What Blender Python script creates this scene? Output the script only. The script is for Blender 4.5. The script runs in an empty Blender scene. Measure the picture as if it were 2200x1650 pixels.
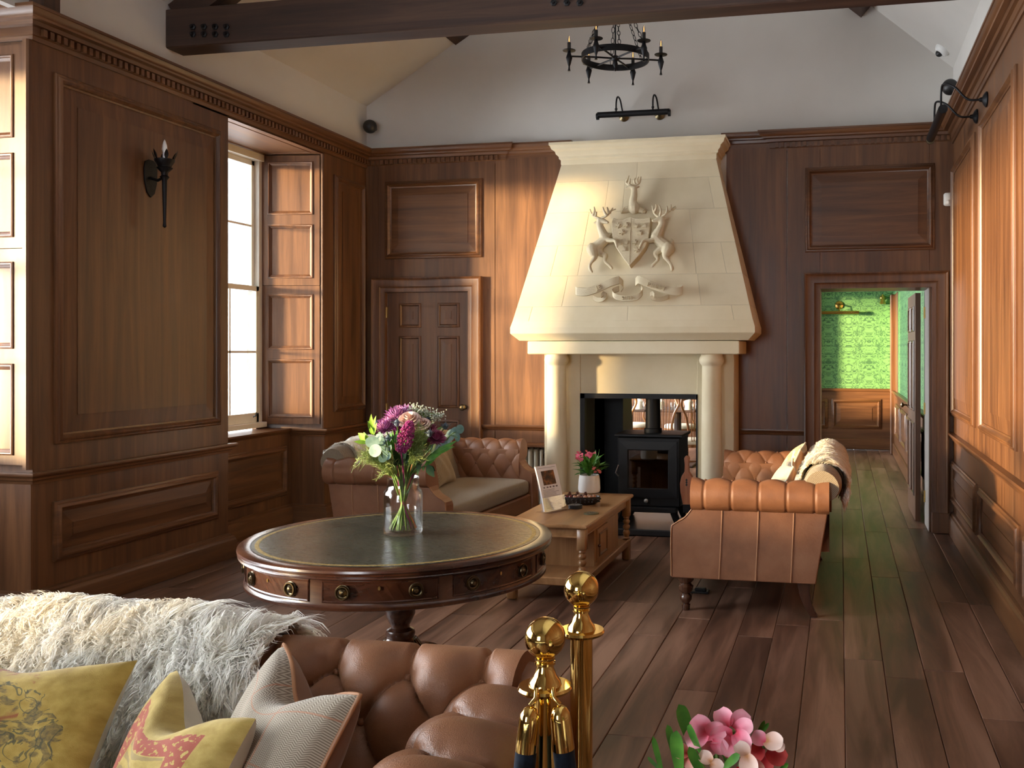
import bpy, bmesh, math, random
import numpy as np
from mathutils import Vector, Matrix
random.seed(7); np.random.seed(7)
PI = math.pi
scene = bpy.context.scene
COL = scene.collection

# ---------------------------------------------------------------- camera, sky, sun, exposure
CX, FPX, HZN, EYE = 1385.0, 2030.0, 755.0, 1.52
PSI = math.atan(420.0 / FPX)
cam_d = bpy.data.cameras.new('camera'); cam = bpy.data.objects.new('camera', cam_d); COL.objects.link(cam)
cam_d.sensor_fit = 'HORIZONTAL'; cam_d.sensor_width = 36.0; cam_d.lens = FPX / 2200.0 * 36.0
cam_d.shift_x = (1100.0 - CX) / 2200.0; cam_d.shift_y = -(825.0 - HZN) / 2200.0
cam_d.clip_start = 0.05
cam.location = (0, 0, EYE); cam.rotation_euler = (PI / 2, 0, PSI)
scene.camera = cam

world = bpy.data.worlds.new('sky'); scene.world = world; world.use_nodes = True
bg = world.node_tree.nodes['Background']
bg.inputs['Color'].default_value = (0.90, 0.95, 1.0, 1); bg.inputs['Strength'].default_value = 21.0

sun_d = bpy.data.lights.new('sun_offscreen', 'SUN'); sun = bpy.data.objects.new('sun_offscreen', sun_d); COL.objects.link(sun)
sun_d.energy = 16.0; sun_d.angle = math.radians(5.0); sun_d.color = (1.0, 0.72, 0.36)
SUN_DIR = Vector((1.0, 0.67, -0.064)).normalized()
sun.rotation_euler = SUN_DIR.to_track_quat('-Z', 'Y').to_euler(); sun.location = (-9, -2, 4)

scene.view_settings.view_transform = 'Standard'; scene.view_settings.look = 'None'
scene.view_settings.gamma = 1.0; scene.view_settings.use_curve_mapping = False
scene.view_settings.exposure = 0.06
scene.cycles.use_denoising = True; scene.cycles.use_adaptive_sampling = True; scene.cycles.adaptive_threshold = 0.015
scene.cycles.max_bounces = 8; scene.cycles.diffuse_bounces = 5; scene.cycles.glossy_bounces = 4
scene.cycles.transparent_max_bounces = 12; scene.cycles.transmission_bounces = 8
scene.cycles.sample_clamp_indirect = 6.0
scene.cycles.caustics_reflective = False; scene.cycles.caustics_refractive = False

def portal(name, loc, rot, sx, sy):            # sampling guide for daylight in a window opening
    d = bpy.data.lights.new(name, 'AREA'); d.shape = 'RECTANGLE'; d.size = sx; d.size_y = sy
    d.cycles.is_portal = True
    o = bpy.data.objects.new(name, d); o.location = loc; o.rotation_euler = rot; COL.objects.link(o)

# ---------------------------------------------------------------- pixel helpers (a pixel is a direction only)
CP, SP = math.cos(PSI), math.sin(PSI)
def ray(u, v):
    a = (u - CX) / FPX
    return Vector((CP * a - SP, SP * a + CP, -(v - HZN) / FPX))
def at_y(u, v, y): d = ray(u, v); return Vector((0, 0, EYE)) + d * (y / d.y)
def at_x(u, v, x): d = ray(u, v); return Vector((0, 0, EYE)) + d * (x / d.x)
def at_z(u, v, z): d = ray(u, v); return Vector((0, 0, EYE)) + d * ((z - EYE) / d.z)

# ---------------------------------------------------------------- materials
MATS = {}
class N:
    def __init__(s, name):
        s.m = bpy.data.materials.new(name); s.m.use_nodes = True; s.t = s.m.node_tree
        s.b = s.t.nodes['Principled BSDF']; MATS[name] = s.m
    def n(s, kind, **kw):
        x = s.t.nodes.new(kind)
        for k, v in kw.items():
            if k in x.inputs: x.inputs[k].default_value = v
            else: setattr(x, k, v)
        return x
    def l(s, a, b): s.t.links.new(a, b)
    def set(s, **kw):
        for k, v in kw.items():
            k = k.replace('_', ' ')
            if k in ('Base Color', 'Emission Color', 'Sheen Tint', 'Subsurface Radius', 'Specular Tint') and len(v) == 3 and k != 'Subsurface Radius': v = (*v, 1)
            s.b.inputs[k].default_value = v
        return s
    def coord(s, scale=(1, 1, 1), kind='Object', rot=(0, 0, 0)):
        c = s.n('ShaderNodeTexCoord'); mp = s.n('ShaderNodeMapping')
        mp.inputs['Scale'].default_value = scale; mp.inputs['Rotation'].default_value = rot
        s.l(c.outputs[kind], mp.inputs['Vector']); return mp.outputs['Vector']
    def noise(s, vec, scale, detail=4, rough=.55, dist=0.0):
        x = s.n('ShaderNodeTexNoise'); x.inputs['Scale'].default_value = scale; x.inputs['Detail'].default_value = detail
        x.inputs['Roughness'].default_value = rough; x.inputs['Distortion'].default_value = dist
        if vec is not None: s.l(vec, x.inputs['Vector'])
        return x.outputs['Fac']
    def ramp(s, fac, stops):
        x = s.n('ShaderNodeValToRGB'); e = x.color_ramp.elements
        while len(e) < len(stops): e.new(0.5)
        for k, (p, c) in enumerate(stops):
            e[k].position = p; e[k].color = (*c, 1) if len(c) == 3 else c
        s.l(fac, x.inputs['Fac']); return x.outputs['Color']
    def math(s, op, a, b=None, c=None):
        x = s.n('ShaderNodeMath'); x.operation = op
        for k, q in enumerate((a, b, c)):
            if q is None: continue
            if isinstance(q, (int, float)): x.inputs[k].default_value = q
            else: s.l(q, x.inputs[k])
        return x.outputs[0]
    def mix(s, fac, a, b, mode='MIX'):
        x = s.n('ShaderNodeMix'); x.data_type = 'RGBA'; x.blend_type = mode
        for k, q in (('Factor', fac), ('A', a), ('B', b)):
            i = [p for p in x.inputs if p.name == k and p.enabled][0]
            if isinstance(q, (int, float)): i.default_value = q
            elif isinstance(q, tuple): i.default_value = (*q, 1) if len(q) == 3 else q
            else: s.l(q, i)
        return [o for o in x.outputs if o.enabled][0]
    def color(s, c): s.l(c, s.b.inputs['Base Color']); return s
    def rough(s, c): s.l(c, s.b.inputs['Roughness']); return s
    def bump(s, h, strength=.2, dist=.01):
        x = s.n('ShaderNodeBump'); x.inputs['Strength'].default_value = strength; x.inputs['Distance'].default_value = dist
        s.l(h, x.inputs['Height']); s.l(x.outputs['Normal'], s.b.inputs['Normal']); return s
    def sep(s, vec):
        x = s.n('ShaderNodeSeparateXYZ'); s.l(vec, x.inputs[0]); return x.outputs
    def comb(s, a, b, c=0.0):
        x = s.n('ShaderNodeCombineXYZ')
        for k, q in enumerate((a, b, c)):
            if isinstance(q, (int, float)): x.inputs[k].default_value = q
            else: s.l(q, x.inputs[k])
        return x.outputs[0]

def plain(name, col, rough=.5, metal=0.0, var=.12, scale=9.0, bump=0.0, **kw):
    m = N(name).set(Roughness=rough, Metallic=metal, **kw)
    v = m.coord(); f = m.noise(v, scale, 5)
    lo = tuple(max(0, c * (1 - var)) for c in col); hi = tuple(min(1, c * (1 + var)) for c in col)
    m.color(m.ramp(f, [(.3, lo), (.7, hi)]))
    if bump: m.bump(m.noise(v, scale * 6, 4), bump, .004)
    return m.m

def wood(name, dark, mid, light, axis='z', rough=.44, across=16.0, along=.9, coat=.06, boards=0.0, spec=.5, bump=.06, span=.15):
    m = N(name).set(Roughness=rough, Coat_Weight=coat, Coat_Roughness=.25, Specular_IOR_Level=spec)
    sc = {'x': (along, across, across), 'y': (across, along, across), 'z': (across, across, along)}[axis]
    info = m.n('ShaderNodeObjectInfo')
    v0 = m.coord(sc); off = m.n('ShaderNodeVectorMath'); off.operation = 'ADD'
    r = m.math('MULTIPLY', info.outputs['Random'], 37.0); cv = m.comb(r, r, r); m.l(v0, off.inputs[0]); m.l(cv, off.inputs[1])
    v = off.outputs[0]
    g = m.noise(v, 1.0, 8, .62, .6)
    s2 = {'x': (.25, 2, 2), 'y': (2, .25, 2), 'z': (2, 2, .25)}[axis]
    big = m.noise(m.coord(s2), 1.3, 3)
    f = m.math('ADD', m.math('MULTIPLY', g, .72), m.math('MULTIPLY', big, .28))
    c = m.ramp(f, [(.49 - span, dark), (.49, mid), (.49 + span, light)])
    if boards:
        k = m.math('MULTIPLY_ADD', info.outputs['Random'], boards, 1.0 - boards / 2)
        c = m.mix(1.0, c, m.comb(k, k, k), 'MULTIPLY')
    m.color(c)
    m.rough(m.math('MULTIPLY_ADD', g, .22, rough - .10))
    m.bump(g, bump, .003)
    return m.m

OAK = ((.066, .026, .0105), (.122, .050, .0195), (.190, .083, .032))
for ax in 'xyz': wood('oak_' + ax, *OAK, axis=ax)
for ax in 'xyz': wood('mould_' + ax, *OAK, axis=ax, rough=.36, coat=.15)
for ax in 'xyz': wood('shutter_' + ax, *OAK, axis=ax)
wood('floor_wood', (.055, .026, .016), (.135, .068, .042), (.245, .135, .090), axis='y', rough=.42, across=7, along=.7, coat=.0, boards=.4, bump=.32, spec=.5, span=.105)
for ax in 'xyz': wood('beam_' + ax, (.018, .008, .005), (.042, .019, .012), (.080, .040, .024), axis=ax, rough=.6, coat=0, bump=.25)
wood('table_oak_y', (.20, .095, .036), (.33, .168, .068), (.43, .24, .11), axis='y', rough=.33, across=12)
wood('table_oak_z', (.20, .095, .036), (.33, .168, .068), (.43, .24, .11), axis='z', rough=.33, across=14)
wood('mahogany', (.020, .007, .004), (.050, .017, .009), (.105, .040, .018), axis='x', rough=.22, across=10, along=2.0, coat=.4)
wood('mahogany_rim', (.020, .007, .004), (.050, .017, .009), (.105, .040, .018), axis='x', rough=.20, across=8, along=2.0, coat=.5)
wood('chair_wood', (.10, .035, .010), (.22, .085, .024), (.34, .15, .05), axis='z', rough=.3, coat=.3)
wood('leg_wood', (.030, .011, .006), (.060, .022, .011), (.10, .042, .02), axis='z', rough=.25, coat=.4)
wood('bellows_wood', (.20, .06, .025), (.32, .11, .05), (.42, .17, .08), axis='z', rough=.35)

m = N('plaster').set(Roughness=.92); v = m.coord()
m.color(m.ramp(m.noise(v, 1.2, 4), [(.3, (.60, .575, .535)), (.7, (.66, .635, .595))])); m.bump(m.noise(v, 60, 3), .05, .002)
m = N('limestone').set(Roughness=.85, Specular_IOR_Level=.3); v = m.coord()
info = m.n('ShaderNodeObjectInfo')
c = m.ramp(m.noise(v, 2.2, 5), [(.3, (.70, .60, .40)), (.72, (.80, .715, .52))])
k = m.math('MULTIPLY_ADD', info.outputs['Random'], .10, .95); c = m.mix(1.0, c, m.comb(k, k, k), 'MULTIPLY')
m.color(c); m.bump(m.noise(v, 70, 5), .10, .002)
m = N('carved_stone').set(Roughness=.88, Specular_IOR_Level=.3); v = m.coord()
m.color(m.ramp(m.noise(v, 8, 5), [(.3, (.62, .52, .34)), (.7, (.72, .63, .44))])); m.bump(m.noise(v, 130, 3), .5, .004)
plain('mortar', (.60, .54, .41), .95)
plain('white_paint', (.80, .80, .74), .35, var=.03)
plain('iron', (.012, .012, .014), .48, metal=.6, bump=.25, scale=20)
plain('stove_black', (.006, .006, .007), .5, metal=.0, bump=.1, Specular_IOR_Level=.3)
plain('black_plastic', (.012, .012, .013), .4)
plain('hearth_slate', (.020, .023, .026), .33, bump=.1)
plain('firebox', (.035, .028, .024), .8, bump=.2)
plain('white_plastic', (.80, .80, .78), .35, var=.03)
plain('radiator_cream', (.72, .68, .56), .35, var=.04)
plain('white_ceramic', (.82, .81, .79), .28, var=.03)
plain('soil', (.03, .02, .014), .95, bump=.6, scale=40)
plain('bowl_dark', (.018, .014, .013), .3, bump=.05)
plain('cream_fabric', (.62, .55, .42), .9)
plain('paper', (.80, .79, .80), .6, var=.02)
plain('print_line', (.20, .18, .20), .7)
plain('candle_sleeve', (.015, .014, .014), .5)
plain('cone_brown', (.16, .05, .025), .7, var=.4, scale=60)
plain('berry_red', (.20, .015, .02), .35, var=.3, scale=60)
plain('nut_tan', (.42, .20, .11), .55, var=.3, scale=60)
plain('linen_white', (.75, .73, .68), .8)
plain('black_coaster', (.02, .021, .024), .3)
plain('olive_coaster', (.13, .13, .07), .35)
m = N('brass').set(Base_Color=(.78, .53, .16), Metallic=1.0, Roughness=.07)
m = N('aged_brass').set(Base_Color=(.15, .115, .065), Metallic=1.0, Roughness=.32); m.bump(m.noise(m.coord(), 300, 2), .2, .002)
m = N('hinge_brass').set(Base_Color=(.72, .50, .18), Metallic=1.0, Roughness=.3)
m = N('steel').set(Base_Color=(.5, .5, .5), Metallic=1.0, Roughness=.3)

def leather(name, lo, mid, hi, rough):
    m = N(name).set(Roughness=rough, Specular_IOR_Level=.45); v = m.coord()
    f = m.noise(v, 5, 5); c = m.ramp(f, [(.3, lo), (.5, mid), (.72, hi)]); m.color(c)
    vo = m.n('ShaderNodeTexVoronoi'); vo.inputs['Scale'].default_value = 420; m.l(v, vo.inputs['Vector'])
    h = m.math('ADD', m.math('MULTIPLY', vo.outputs['Distance'], .5), m.math('MULTIPLY', m.noise(v, 26, 6, .6, 1.2), 1.3))
    m.bump(h, .30, .004); m.rough(m.math('MULTIPLY_ADD', f, .18, rough - .09))
leather('sofa_leather', (.180, .074, .034), (.240, .102, .048), (.295, .135, .068), .42)
plain('leather_piping', (.36, .17, .08), .45)
plain('thread', (.7, .6, .45), .8)

def herringbone(name, a, b, c3, nu, nv, tint=None):
    m = N(name).set(Roughness=.95, Sheen_Weight=.25, Specular_IOR_Level=.15)
    uv = m.coord(kind='UV'); x, y, _ = m.sep(uv)
    fx = m.math('FRACT', m.math('MULTIPLY', x, nu)); zig = m.math('ABSOLUTE', m.math('SUBTRACT', fx, .5))
    st = m.math('FRACT', m.math('ADD', m.math('MULTIPLY', y, nv), m.math('MULTIPLY', zig, 2.6)))
    tri = m.math('MULTIPLY', m.math('ABSOLUTE', m.math('SUBTRACT', st, .5)), 2.0)
    c = m.ramp(tri, [(.32, a), (.62, b)])
    big = m.noise(uv, 5, 3); c = m.mix(m.math('MULTIPLY', big, .45), c, c3)
    if tint:
        ck = m.math('LESS_THAN', m.math('FRACT', m.math('MULTIPLY', x, 3.0)), .035); ck2 = m.math('LESS_THAN', m.math('FRACT', m.math('MULTIPLY_ADD', y, 3.0, .45)), .03)
        c = m.mix(m.math('MULTIPLY', m.math('MAXIMUM', ck, ck2), .55), c, tint)
    m.color(c); m.bump(m.math('ADD', tri, m.noise(uv, 260, 2)), .35, .002)
herringbone('tweed_grey', (.15, .115, .080), (.46, .40, .31), (.33, .285, .23), 22, 84, (.42, .16, .08))
herringbone('tweed_cream', (.42, .36, .24), (.66, .60, .46), (.58, .50, .34), 26, 110)
def tweed(name, a, b):
    m = N(name).set(Roughness=.95, Sheen_Weight=.2, Specular_IOR_Level=.15); v = m.coord()
    ck = m.n('ShaderNodeTexChecker'); ck.inputs['Scale'].default_value = 190; m.l(v, ck.inputs['Vector'])
    f = m.math('ADD', m.math('MULTIPLY', ck.outputs['Fac'], .35), m.math('MULTIPLY', m.noise(v, 160, 3), .65))
    m.color(m.ramp(f, [(.3, a), (.7, b)])); m.bump(f, .3, .002)
tweed('tweed_tan', (.20, .145, .085), (.42, .34, .225))
tweed('tweed_sofa', (.17, .125, .085), (.36, .30, .215))
plain('velvet_brown', (.19, .085, .040), .85, Sheen_Weight=.4)
plain('velvet_ivory', (.55, .50, .40), .85, Sheen_Weight=.4)
plain('velvet_rope', (.004, .007, .014), .85, var=.8, scale=60, Sheen_Weight=.06, Specular_IOR_Level=.2)

m = N('tapestry_crest').set(Roughness=.95, Sheen_Weight=.2, Specular_IOR_Level=.1)
uv = m.coord(kind='UV'); x, y, _ = m.sep(uv)
xm = m.math('ABSOLUTE', m.math('SUBTRACT', x, .44))
w1 = m.noise(m.comb(xm, y), 9.0, 3, .5, 1.6); w2 = m.noise(m.comb(xm, m.math('ADD', y, 3.0)), 5.0, 3, .5, 1.0)
base = m.ramp(m.noise(uv, 14, 4), [(.3, (.34, .225, .050)), (.7, (.50, .36, .10))])
rr_ = m.math('ADD', m.math('POWER', m.math('MULTIPLY', xm, 2.2), 2.0), m.math('POWER', m.math('MULTIPLY', m.math('ABSOLUTE', m.math('SUBTRACT', y, .47)), 2.4), 2.0))
ins = m.math('LESS_THAN', m.math('ADD', rr_, m.math('MULTIPLY', m.math('SUBTRACT', m.noise(uv, 6, 3), .5), .8)), .95)
dk = m.math('MULTIPLY', ins, m.math('SMOOTH_MIN', m.math('MULTIPLY', m.math('MAXIMUM', m.math('SUBTRACT', w1, .50), 0.0), 22.0), 1.0, .1)); c = m.mix(m.math('MULTIPLY', m.math('MULTIPLY', dk, m.noise(uv, 60, 3)), 1.25), base, (.10, .085, .060))
ln_ = m.math('MULTIPLY', ins, m.math('LESS_THAN', m.math('ABSOLUTE', m.math('SUBTRACT', m.noise(m.comb(xm, m.math('ADD', y, 7.0)), 6.5, 2, .4, 2.2), .5)), .028)); c = m.mix(m.math('MULTIPLY', ln_, .75), c, (.075, .085, .060))
rd = m.math('MULTIPLY', m.math('LESS_THAN', xm, .22), m.math('SMOOTH_MIN', m.math('MULTIPLY', m.math('MAXIMUM', m.math('SUBTRACT', w2, .565), 0.0), 18.0), 1.0, .1)); c = m.mix(m.math('MULTIPLY', rd, .75), c, (.27, .050, .040))
m.color(c); m.bump(m.noise(uv, 220, 3), .5, .003)
m = N('tapestry_frame').set(Roughness=.95, Sheen_Weight=.2, Specular_IOR_Level=.1)
uv = m.coord(kind='UV'); x, y, _ = m.sep(uv)
ex = m.math('MINIMUM', m.math('MINIMUM', x, m.math('SUBTRACT', 1.0, x)), m.math('MINIMUM', y, m.math('SUBTRACT', 1.0, y)))
base = m.ramp(m.noise(uv, 14, 4), [(.3, (.38, .265, .070)), (.7, (.54, .41, .14))])
st = m.math('GREATER_THAN', m.math('FRACT', m.math('MULTIPLY_ADD', y, 9.0, m.math('MULTIPLY', m.noise(uv, 7, 3), 1.2))), .6)
inner = m.math('GREATER_THAN', ex, .30); c = m.mix(m.math('MULTIPLY', m.math('MULTIPLY', st, inner), .55), base, (.22, .16, .10))
bd = m.math('MULTIPLY', m.math('GREATER_THAN', ex, .14), m.math('LESS_THAN', ex, .29))
rn = m.math('GREATER_THAN', m.noise(uv, 26, 2), .42); c = m.mix(m.math('MULTIPLY', m.math('MULTIPLY', bd, rn), .85), c, (.34, .055, .060))
m.color(c); m.bump(m.noise(uv, 220, 3), .5, .003)
m = N('floral_yellow').set(Roughness=.9, Sheen_Weight=.2)
uv = m.coord(kind='UV'); f = m.noise(uv, 6, 2, .4, 1.0)
m.color(m.ramp(f, [(.40, (.66, .58, .36)), (.50, (.50, .46, .14)), (.58, (.66, .52, .16)), (.66, (.68, .60, .40))]))

m = N('wool'); v = m.coord(); WC = (m.ramp(m.noise(v, 7, 4), [(.3, (.86, .80, .68)), (.5, (.93, .91, .85)), (.72, (.96, .95, .92))]))
df = m.n('ShaderNodeBsdfDiffuse'); tl = m.n('ShaderNodeBsdfTranslucent'); mx = m.n('ShaderNodeMixShader'); mx.inputs[0].default_value = .45
m.l(WC, df.inputs[0]); m.l(WC, tl.inputs[0]); m.l(df.outputs[0], mx.inputs[1]); m.l(tl.outputs[0], mx.inputs[2]); m.l(mx.outputs[0], m.t.nodes['Material Output'].inputs['Surface']); m.t.nodes.remove(m.b)
plain('hide', (.80, .74, .62), .95)

m = N('wallpaper').set(Roughness=.6, Specular_IOR_Level=.3)
v = m.coord(); x, y, z = m.sep(v); W, HH = .62, .74
tx = m.math('MULTIPLY', m.math('ADD', x, y), 1 / W); tz = m.math('MULTIPLY', z, 1 / HH)
fx = m.math('ABSOLUTE', m.math('SUBTRACT', m.math('FRACT', tx), .5)); fz = m.math('FRACT', tz)
zz = m.math('SINE', m.math('MULTIPLY', fz, 2 * PI)); zc = m.math('COSINE', m.math('MULTIPLY', fz, 2 * PI))
cxv = m.math('COSINE', m.math('MULTIPLY', m.math('FRACT', tx), 2 * PI))
p3 = m.comb(m.math('MULTIPLY', cxv, .55), m.math('MULTIPLY', zz, .55), m.math('MULTIPLY', zc, .55))
a = m.noise(p3, 4.2, 4, .6, .9); b = m.noise(p3, 2.1, 3, .5, .4)
line = m.math('ABSOLUTE', m.math('SUBTRACT', a, .5))
ink = m.math('MAXIMUM', m.math('LESS_THAN', line, .030), m.math('MULTIPLY', m.math('GREATER_THAN', b, .60), .6))
base = m.ramp(m.noise(v, 1.2, 3), [(.3, (.145, .335, .125)), (.7, (.19, .40, .165))])
m.color(m.mix(m.math('MULTIPLY', ink, .85), base, (.025, .085, .050)))

def thin_glass(name, gl=.06, col=(1, 1, 1), fk=.9):
    m = N(name); t = m.t; t.nodes.remove(m.b)
    tr = m.n('ShaderNodeBsdfTransparent'); tr.inputs[0].default_value = (*col, 1)
    gs = m.n('ShaderNodeBsdfGlossy'); gs.inputs['Roughness'].default_value = .02
    lw = m.n('ShaderNodeFresnel'); lw.inputs['IOR'].default_value = 1.45
    f = m.math('ADD', m.math('MULTIPLY', lw.outputs[0], fk), gl - .04)
    mx = m.n('ShaderNodeMixShader'); m.l(f, mx.inputs[0]); m.l(tr.outputs[0], mx.inputs[1]); m.l(gs.outputs[0], mx.inputs[2])
    m.l(mx.outputs[0], t.nodes['Material Output'].inputs['Surface'])
thin_glass('window_glass', .05)
thin_glass('acrylic', .045, (.97, .97, .99), .25)
thin_glass('vase_glass', .07, (.99, .995, .995), .55)
thin_glass('water', .045, (.985, .985, .975), .4)
thin_glass('bulb_glass', .12, (.95, .95, .93))
thin_glass('stove_glass', .14, (.35, .25, .2))
m = N('filament').set(Base_Color=(1, .6, .2), Emission_Color=(1.0, .50, .14), Emission_Strength=2.0)

m = N('desk_leather').set(Roughness=.28, Specular_IOR_Level=.5); v = m.coord()
m.color(m.ramp(m.noise(v, 5, 5), [(.3, (.030, .034, .026)), (.7, (.060, .064, .048))]))
sc = m.n('ShaderNodeTexNoise'); sc.inputs['Scale'].default_value = 30; m.l(m.coord((1, 9, 1), rot=(0, 0, .5)), sc.inputs['Vector'])
m.bump(m.noise(v, 300, 3), .08, .001); m.rough(m.math('MULTIPLY_ADD', sc.outputs['Fac'], .25, .16))
plain('gilt', (.40, .30, .11), .45, metal=.5, var=.5, scale=120)

def petal(name, a, b, sss=.0): 
    m = N(name).set(Roughness=.55, Specular_IOR_Level=.3); m.color(m.ramp(m.noise(m.coord(), 30, 2), [(.35, a), (.65, b)]))
def bract_mat(name, base, mid, edge):
    m = N(name).set(Roughness=.5, Specular_IOR_Level=.3); x, y, _ = m.sep(m.coord(kind='UV'))
    side = m.math('MULTIPLY', m.math('ABSOLUTE', m.math('SUBTRACT', x, .5)), .7)
    f = m.math('ADD', m.math('ADD', y, side), m.math('MULTIPLY', m.math('SUBTRACT', m.noise(m.coord(), 60, 3), .5), .35)); m.color(m.ramp(f, [(.12, base), (.45, mid), (1.0, edge)]))
bract_mat('petal_pink', (.62, .05, .10), (.78, .20, .29), (.86, .42, .50)); bract_mat('petal_coral', (.55, .06, .05), (.74, .22, .18), (.82, .44, .36)); bract_mat('petal_red', (.30, .01, .015), (.52, .025, .03), (.66, .10, .09))
bract_mat('petal_blush', (.55, .25, .10), (.76, .50, .40), (.84, .64, .56)); petal('petal_mauve', (.38, .12, .34), (.58, .27, .52)); petal('petal_rose', (.72, .50, .45), (.80, .64, .57))
petal('petal_magenta', (.22, .02, .11), (.36, .05, .20)); petal('petal_plum', (.30, .05, .14), (.46, .14, .26))
petal('leaf_green', (.045, .16, .018), (.10, .28, .035)); petal('leaf_bright', (.15, .33, .02), (.27, .46, .05)); petal('leaf_dark', (.012, .045, .012), (.03, .08, .02))
petal('eucalyptus', (.07, .145, .12), (.15, .25, .215)); petal('grass_green', (.16, .22, .05), (.27, .34, .11))
petal('thistle_blue', (.06, .09, .12), (.15, .19, .24)); petal('berry_white', (.45, .50, .42), (.60, .65, .56)); petal('stem_brown', (.16, .065, .03), (.28, .12, .05)); petal('stem_green', (.10, .19, .04), (.18, .30, .08)); petal('stem_orange', (.40, .15, .05), (.52, .23, .09))

# ---------------------------------------------------------------- geometry helpers
def tag(o, label=None, cat=None, group=None, kind=None):
    if label: o['label'] = label
    if cat: o['category'] = cat
    if group: o['group'] = group
    if kind: o['kind'] = kind
    return o
def thing(name, label, cat, loc=(0, 0, 0), rz=0.0, group=None, kind=None):
    o = bpy.data.objects.new(name, None); o.empty_display_size = .1; COL.objects.link(o)
    o.location = loc; o.rotation_euler = (0, 0, rz); return tag(o, label, cat, group, kind)
def link(name, me, mat, parent=None, loc=None, rot=None):
    o = bpy.data.objects.new(name, me); COL.objects.link(o)
    if mat and not me.materials: me.materials.append(MATS[mat])
    if parent: o.parent = parent
    if loc is not None: o.location = loc
    if rot is not None: o.rotation_euler = rot
    return o
def copy_tree(o, parent=None, **kw):
    c = o.copy(); COL.objects.link(c); c.parent = parent
    for k, v in kw.items():
        if k in ('label', 'category', 'group'): c[k] = v
        else: setattr(c, k, v)
    for ch in o.children: copy_tree(ch, c)
    return c

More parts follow.
